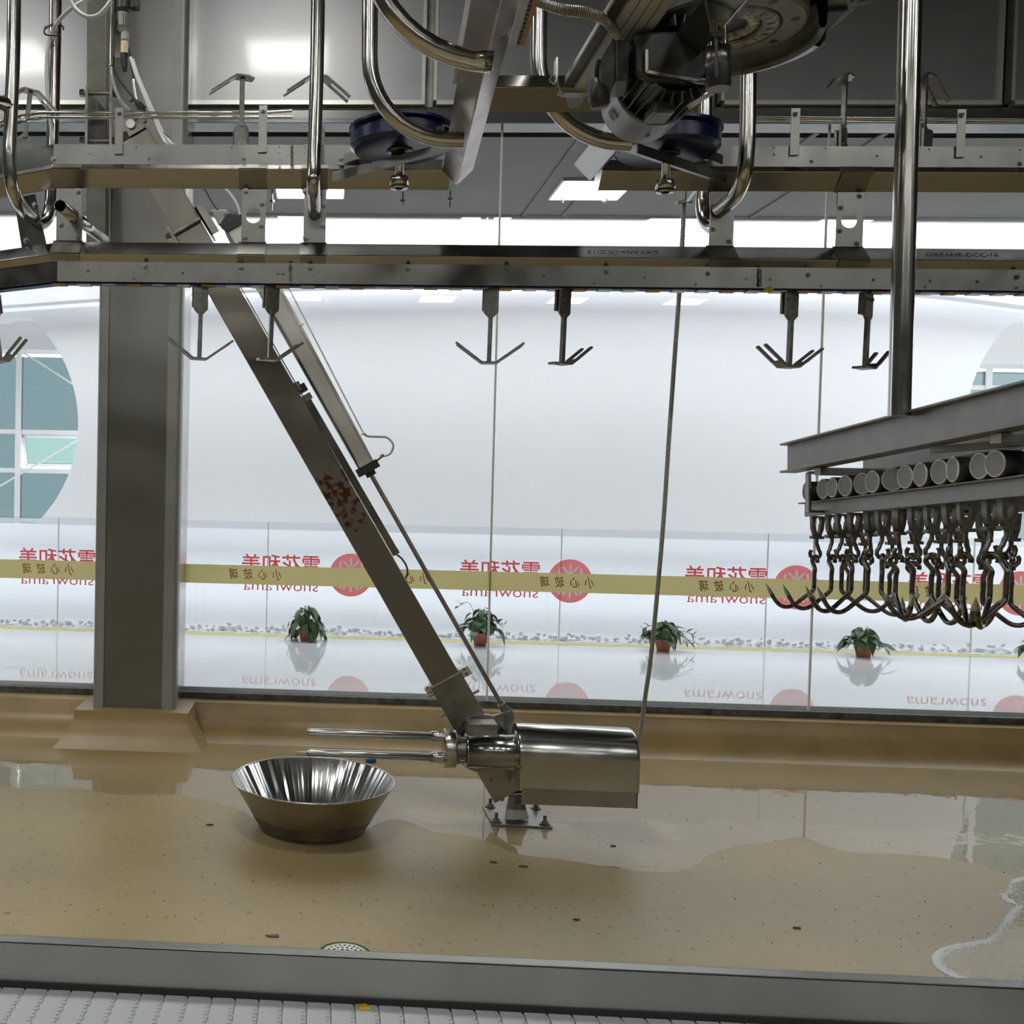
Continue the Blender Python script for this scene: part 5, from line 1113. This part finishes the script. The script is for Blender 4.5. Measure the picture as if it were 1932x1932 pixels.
def trolley_proto(label):
    t = thing('roller_trolley', (0, 0, 0), label, 'trolley', 'roller trolleys on the hook rack'); wr = .040
    m = MB(); m.lathe([(wr-.004, -.045), (wr, -.042), (wr, .03), (wr-.006, .034), (0, .034)], (0, 0, wr+.024), (1, 0, 0), 28); build('wheel', m, BLACKM, t)
    m = MB(); m.lathe([(0, -.0445), (wr-.005, -.0445)], (0, 0, wr+.024), (1, 0, 0), 28); build('wheel_face', m, WFACE, t); m = MB(); m.lathe([(wr-.0048, -.0445), (wr-.0028, -.0468), (wr+.0004, -.043)], (0, 0, wr+.024), (1, 0, 0), 28); build('wheel_rim', m, SATIN, t)
    # casting: flat cheek with an oval opening tapering to a foot
    out = [(-.026, -.036), (.026, -.036), (.022, -.09), (.012, -.118), (-.012, -.118), (-.022, -.09)]
    hole = [(.0125*math.cos(2*math.pi*i/20)*(1.1 if math.sin(2*math.pi*i/20) > 0 else .75), -.072+.032*math.sin(2*math.pi*i/20)) for i in range(20)]
    o = flat2d('yoke', [out, hole], .022, frame((0, 0, 0), (1, 0, 0), (0, 0, 1)), S_CAST, t)
    m = MB(); m.box((0, 0, -.122), (.046, .03, .012)); m.cyl((0, 0, -.118), (0, 0, -.106), .009, n=6, smooth=False); build('swivel_block', m, S_CAST, t, .002)
    m = MB(); pts = [V((0, 0, -.12)), V((0, 0, -.145)), V((.006, 0, -.16))] ; rc = V((-.004, 0, -.188)); rr_ = .021
    pts += [rc+V((rr_*math.cos(a_), 0, rr_*math.sin(a_))) for a_ in [math.radians(50-34*i) for i in range(9)]]
    m.tube(pts, .0072, 10); build('eye_rod', m, S_HOOK, t); return t
def hook_proto(label):
    t = thing('meat_hook', (0, 0, 0), label, 'hook', 'meat hooks on the rack'); m = MB()
    rc = V((0, 0, -.014)); rr_ = .019
    pts = [rc+V((0, rr_*math.cos(a_), rr_*math.sin(a_))) for a_ in [math.radians(200-28*i) for i in range(9)]]
    pts += [V((0, -.002, -.045)), V((0, 0, -.07)), V((0, 0, -.12)), V((-.008, 0, -.137)), V((-.035, 0, -.160)), V((-.075, 0, -.192)), V((-.100, 0, -.203)), V((-.128, 0, -.200)), V((-.152, 0, -.180)), V((-.172, 0, -.148))]
    sp_ = smooth_path(pts, 4); rad = [.0082]*len(sp_); m.tube(sp_, .0082, 10, rad=rad)
    build('hook_rod', m, S_HOOK, t); m = MB(); e0 = sp_[-1]; dv = (sp_[-1]-sp_[-3]).normalized(); m.tube([e0-dv*.002, e0+dv*.012, e0+dv*.045], .006, 10, rad=[.0082, .0078, .0004]); build('hook_point', m, S_BRIGHT, t, label='sharp bright point')
    return t
ordn = ['first', 'second', 'third', 'fourth', 'fifth', 'sixth', 'seventh', 'eighth', 'ninth', 'tenth', 'eleventh', 'twelfth', 'thirteenth']
near = [1543, 1572, 1591, 1614, 1644, 1667, 1698, 1730, 1761, 1796, 1825, 1873, 1903]
far = [1607, 1635, 1686, 1730, 1779, 1814, 1859, 1911]
nrot = [.0, .1, .0, .15, .35, .1, .5, .1, 0, .1, -.1, .1, .1]
hrotN = [0.05, .1, 2.95, .25, .15, 2.6, 1.35, 1.5, 1.55, -.2, 1.2, .85, .15]
hrotF = [.3, 2.7, 3.3, .9, 2.2, 1.7, 3.0, 2.4]
rnd = random.Random(9); tp0 = hp0 = None
for row, pxs, B, hr in (('near', near, RB, hrotN), ('rear', far, RB2, hrotF)):
    for i, px in enumerate(pxs):
        lo, hi = 2.2, 4.6
        for _ in range(40):
            mid = (lo+hi)/2; c = along(B, mid); dd = c-CO; ppx = X0+F_PX*dd.dot(RT)/dd.dot(FW)
            if ppx > px: lo = mid
            else: hi = mid
        c = along(B, mid)
        lt = '%s roller trolley from the left end of the %s hook rail' % (ordn[i], row); lh = 'steel meat hook hanging under the %s trolley from left, %s rail' % (ordn[i], row)
        if tp0 is None: t = tp0 = trolley_proto(lt); h = hp0 = hook_proto(lh)
        else: t = copy_tree(tp0); t['label'] = lt; h = copy_tree(hp0); h['label'] = lh
        t.location = c; sw = nrot[i] if row == 'near' else rnd.uniform(-.2, .3); t.rotation_euler = (0, 0, sw)
        flip = rnd.random() < .45
        er = rnd.uniform(-.5, .9) if not flip else math.pi+rnd.uniform(-.4, .4)
        h.rotation_euler = (0, 0, hr[i]); h.location = c+V((-.004*math.cos(er), -.004*math.sin(er), -.2025))
        for ch in t.children:
            if ch.name.startswith('eye_rod'): ch.rotation_euler = (0, 0, er)
# ================================================================ SERVICE GEAR at the top left
FY = 5.5
t = thing('air_filter_unit', P(234, 60, FY), 'grey and black compressed air filter with a yellow stained bowl, hanging at top left', 'filter')
def seg(name, pts, m_, n=20):     # pts: (py, radius px) down a vertical axis at px0
    m = MB(); 
    for (px, py0, r0_), (px1, py1, r1_) in zip(pts[:-1], pts[1:]): m.cyl(P(px, py0, FY), P(px1, py1, FY), r0_*FY/F_PX, r1_*FY/F_PX, n=n)
    build(name, m, m_, t)
seg('head_body', [(233, -40, 14), (233, 18, 14), (232, 26, 11)], BLACK)
seg('filter_bowl', [(232, 18, 11), (233, 50, 11.5), (234, 62, 8)], mat('filter_grey', (.25, .25, .23), 0, .35))
for k in range(-3, 4):
    m = MB(); m.bar(P(233+k*3.6, 24, FY-.034+abs(k)*.004), P(233+k*3.6, 50, FY-.034+abs(k)*.004), .003, .003, up=(0, 1, 0)); build('guard_slot', m, BLACK, t)
seg('lower_bowl', [(236, 62, 8), (236, 76, 8), (236, 80, 5)], mat('filter_grey_2', (.33, .33, .31), 0, .35))
seg('sight_glass', [(235, 79, 7.5), (235, 101, 7.5)], mat('stained_bowl', (.72, .66, .50), 0, .25, col2=(.62, .32, .04), scale=22))
seg('drain_cap', [(234, 101, 7.5), (234, 113, 7), (235, 128, 5.5), (236, 135, 4)], BLACK, 12)
m = MB(); m.bb(P(249, 22, FY+.02), P(262, -20, FY-.03)); build('gauge_block', m, BLACK, t, .004)
m = MB(); m.bar(P(222, -20, FY+.05), P(222, 60, FY+.05), .02, .03); m.bb(P(243, 108, FY+.05), P(217, -60, FY+.056)); build('mount_plate', m, S_PLATE, t)
t = thing('conduit_pipe', P(211, 125, FY), 'thin polished conduit pipe ending above the column clamp', 'pipe'); m = MB(); m.tube([P(216, -120, FY), P(211, 125, FY)], 5.4*FY/F_PX, 14); build('tube', m, S_TUBE, t)
ribbed('corrugated_sleeve', [P(210, 124, FY), P(212, 145, FY), P(220, 172, FY), P(232, 195, FY), P(248, 212, FY), P(258, 226, FY+.05)], .012, .010, 'steel corrugated sleeve curving from the thin conduit to the arm top', 'sleeve', CONDUIT, 'sleeves by the column')
ribbed('corrugated_sleeve', [P(252, 150, FY), P(255, 172, FY), P(260, 195, FY), P(266, 212, FY)], .009, .008, 'short light corrugated sleeve right of the filter', 'sleeve', SATIN, 'sleeves by the column')
ribbed('corrugated_sleeve', [P(246, 190, FY), P(252, 188, FY-.03), P(258, 200, FY-.03), P(268, 212, FY), P(274, 232, FY)], .013, .010, 'dark looped sleeve at the top of the slanted arm', 'sleeve', S_DARK, 'sleeves by the column')
def hose(name, pts, r, label, m_=WHITE_TUBE, cat='hose', Y=FY):
    t = thing(name, P(*pts[0][:2], Y), label, cat); m = MB(); m.tube(smooth_path([P(p[0], p[1], p[2] if len(p) > 2 else Y) for p in pts], 7), r, 10); build('tubing', m, m_, t); return t
hose('black_cable', [(213, 126), (222, 145), (236, 165), (250, 182), (256, 192)], .006, 'black cable from the thin conduit to the cable bundle', RUBBER, 'cable')
hose('black_cable', [(243, 90), (246, 112), (250, 135), (252, 152)], .005, 'black cable running down right of the air filter', RUBBER, 'cable')
hose('air_hose', [(246, 108), (256, 140), (270, 175), (282, 205), (292, 228), (304, 255), (318, 275), (345, 290, 5.6)], .009, 'white air hose sweeping down from the filter, left one of two')
hose('air_hose', [(250, 112), (262, 148), (278, 185), (290, 212), (302, 240), (316, 262), (330, 276), (352, 290, 5.6)], .009, 'white air hose sweeping down from the filter, right one of two')
hose('air_hose', [(420, 352, 5.6), (436, 368, 5.6), (448, 388, 5.6), (454, 412, 5.6), (456, 430, 5.6)], .008, 'white air hose entering the cylinder cap behind the drilled plate')
hose('thin_wire', [(285, 222), (300, 240), (320, 262), (350, 300, 5.6), (385, 355, 5.6), (402, 385, 5.6), (412, 397, 5.6)], .003, 'thin dark wire along the slanted arm', RUBBER, 'wire')
hose('air_hose', [(129, -12, 4.4), (136, 8, 4.4), (150, 24, 4.4), (168, 32, 4.4), (186, 28, 4.4), (200, 14, 4.4), (209, 2, 4.4)], .009, 'clear air hose hanging in a U at the top left')
hose('air_hose', [(175, -6, 4.4), (155, 4, 4.4), (132, 18, 4.42), (112, 38, 4.44), (98, 62, 4.46), (90, 95, 4.46), (88, 140, 4.46), (90, 180, 4.46), (94, 215, 4.46), (97, 245, 4.46), (99, 285, 4.46)], .009, 'long clear air hose tied to the second tube from the left')
t = thing('cable_tie', P(84, 58, 4.45), 'black cable tie looped round the second tube from the left', 'tie'); m = MB()
m.tube(smooth_path([P(84, 52, 4.42), P(100, 45, 4.45), P(116, 48, 4.47), P(120, 56, 4.5)], 5), .004, 6); m.tube(smooth_path([P(98, 46, 4.44), P(84, 56, 4.42), P(86, 65, 4.42), P(100, 67, 4.44), P(112, 67, 4.46)], 5), .004, 6); build('strap', m, BLACK, t)
m = MB()
for k in range(8): m.tube(smooth_path([P(250+rnd.uniform(-3, 3), 186+rnd.uniform(-3, 3), FY-.04), P(262+rnd.uniform(-3, 3), 196+rnd.uniform(-4, 4), FY-.05), P(273+rnd.uniform(-4, 4), 205+rnd.uniform(-5, 5), FY-.04)], 4), .005, 6)
o = build('wire_bundle', m, RUBBER, origin=P(262, 196, FY-.04)); tag(o, 'tangle of black cable ties and wire ends above the arm top', 'wires')
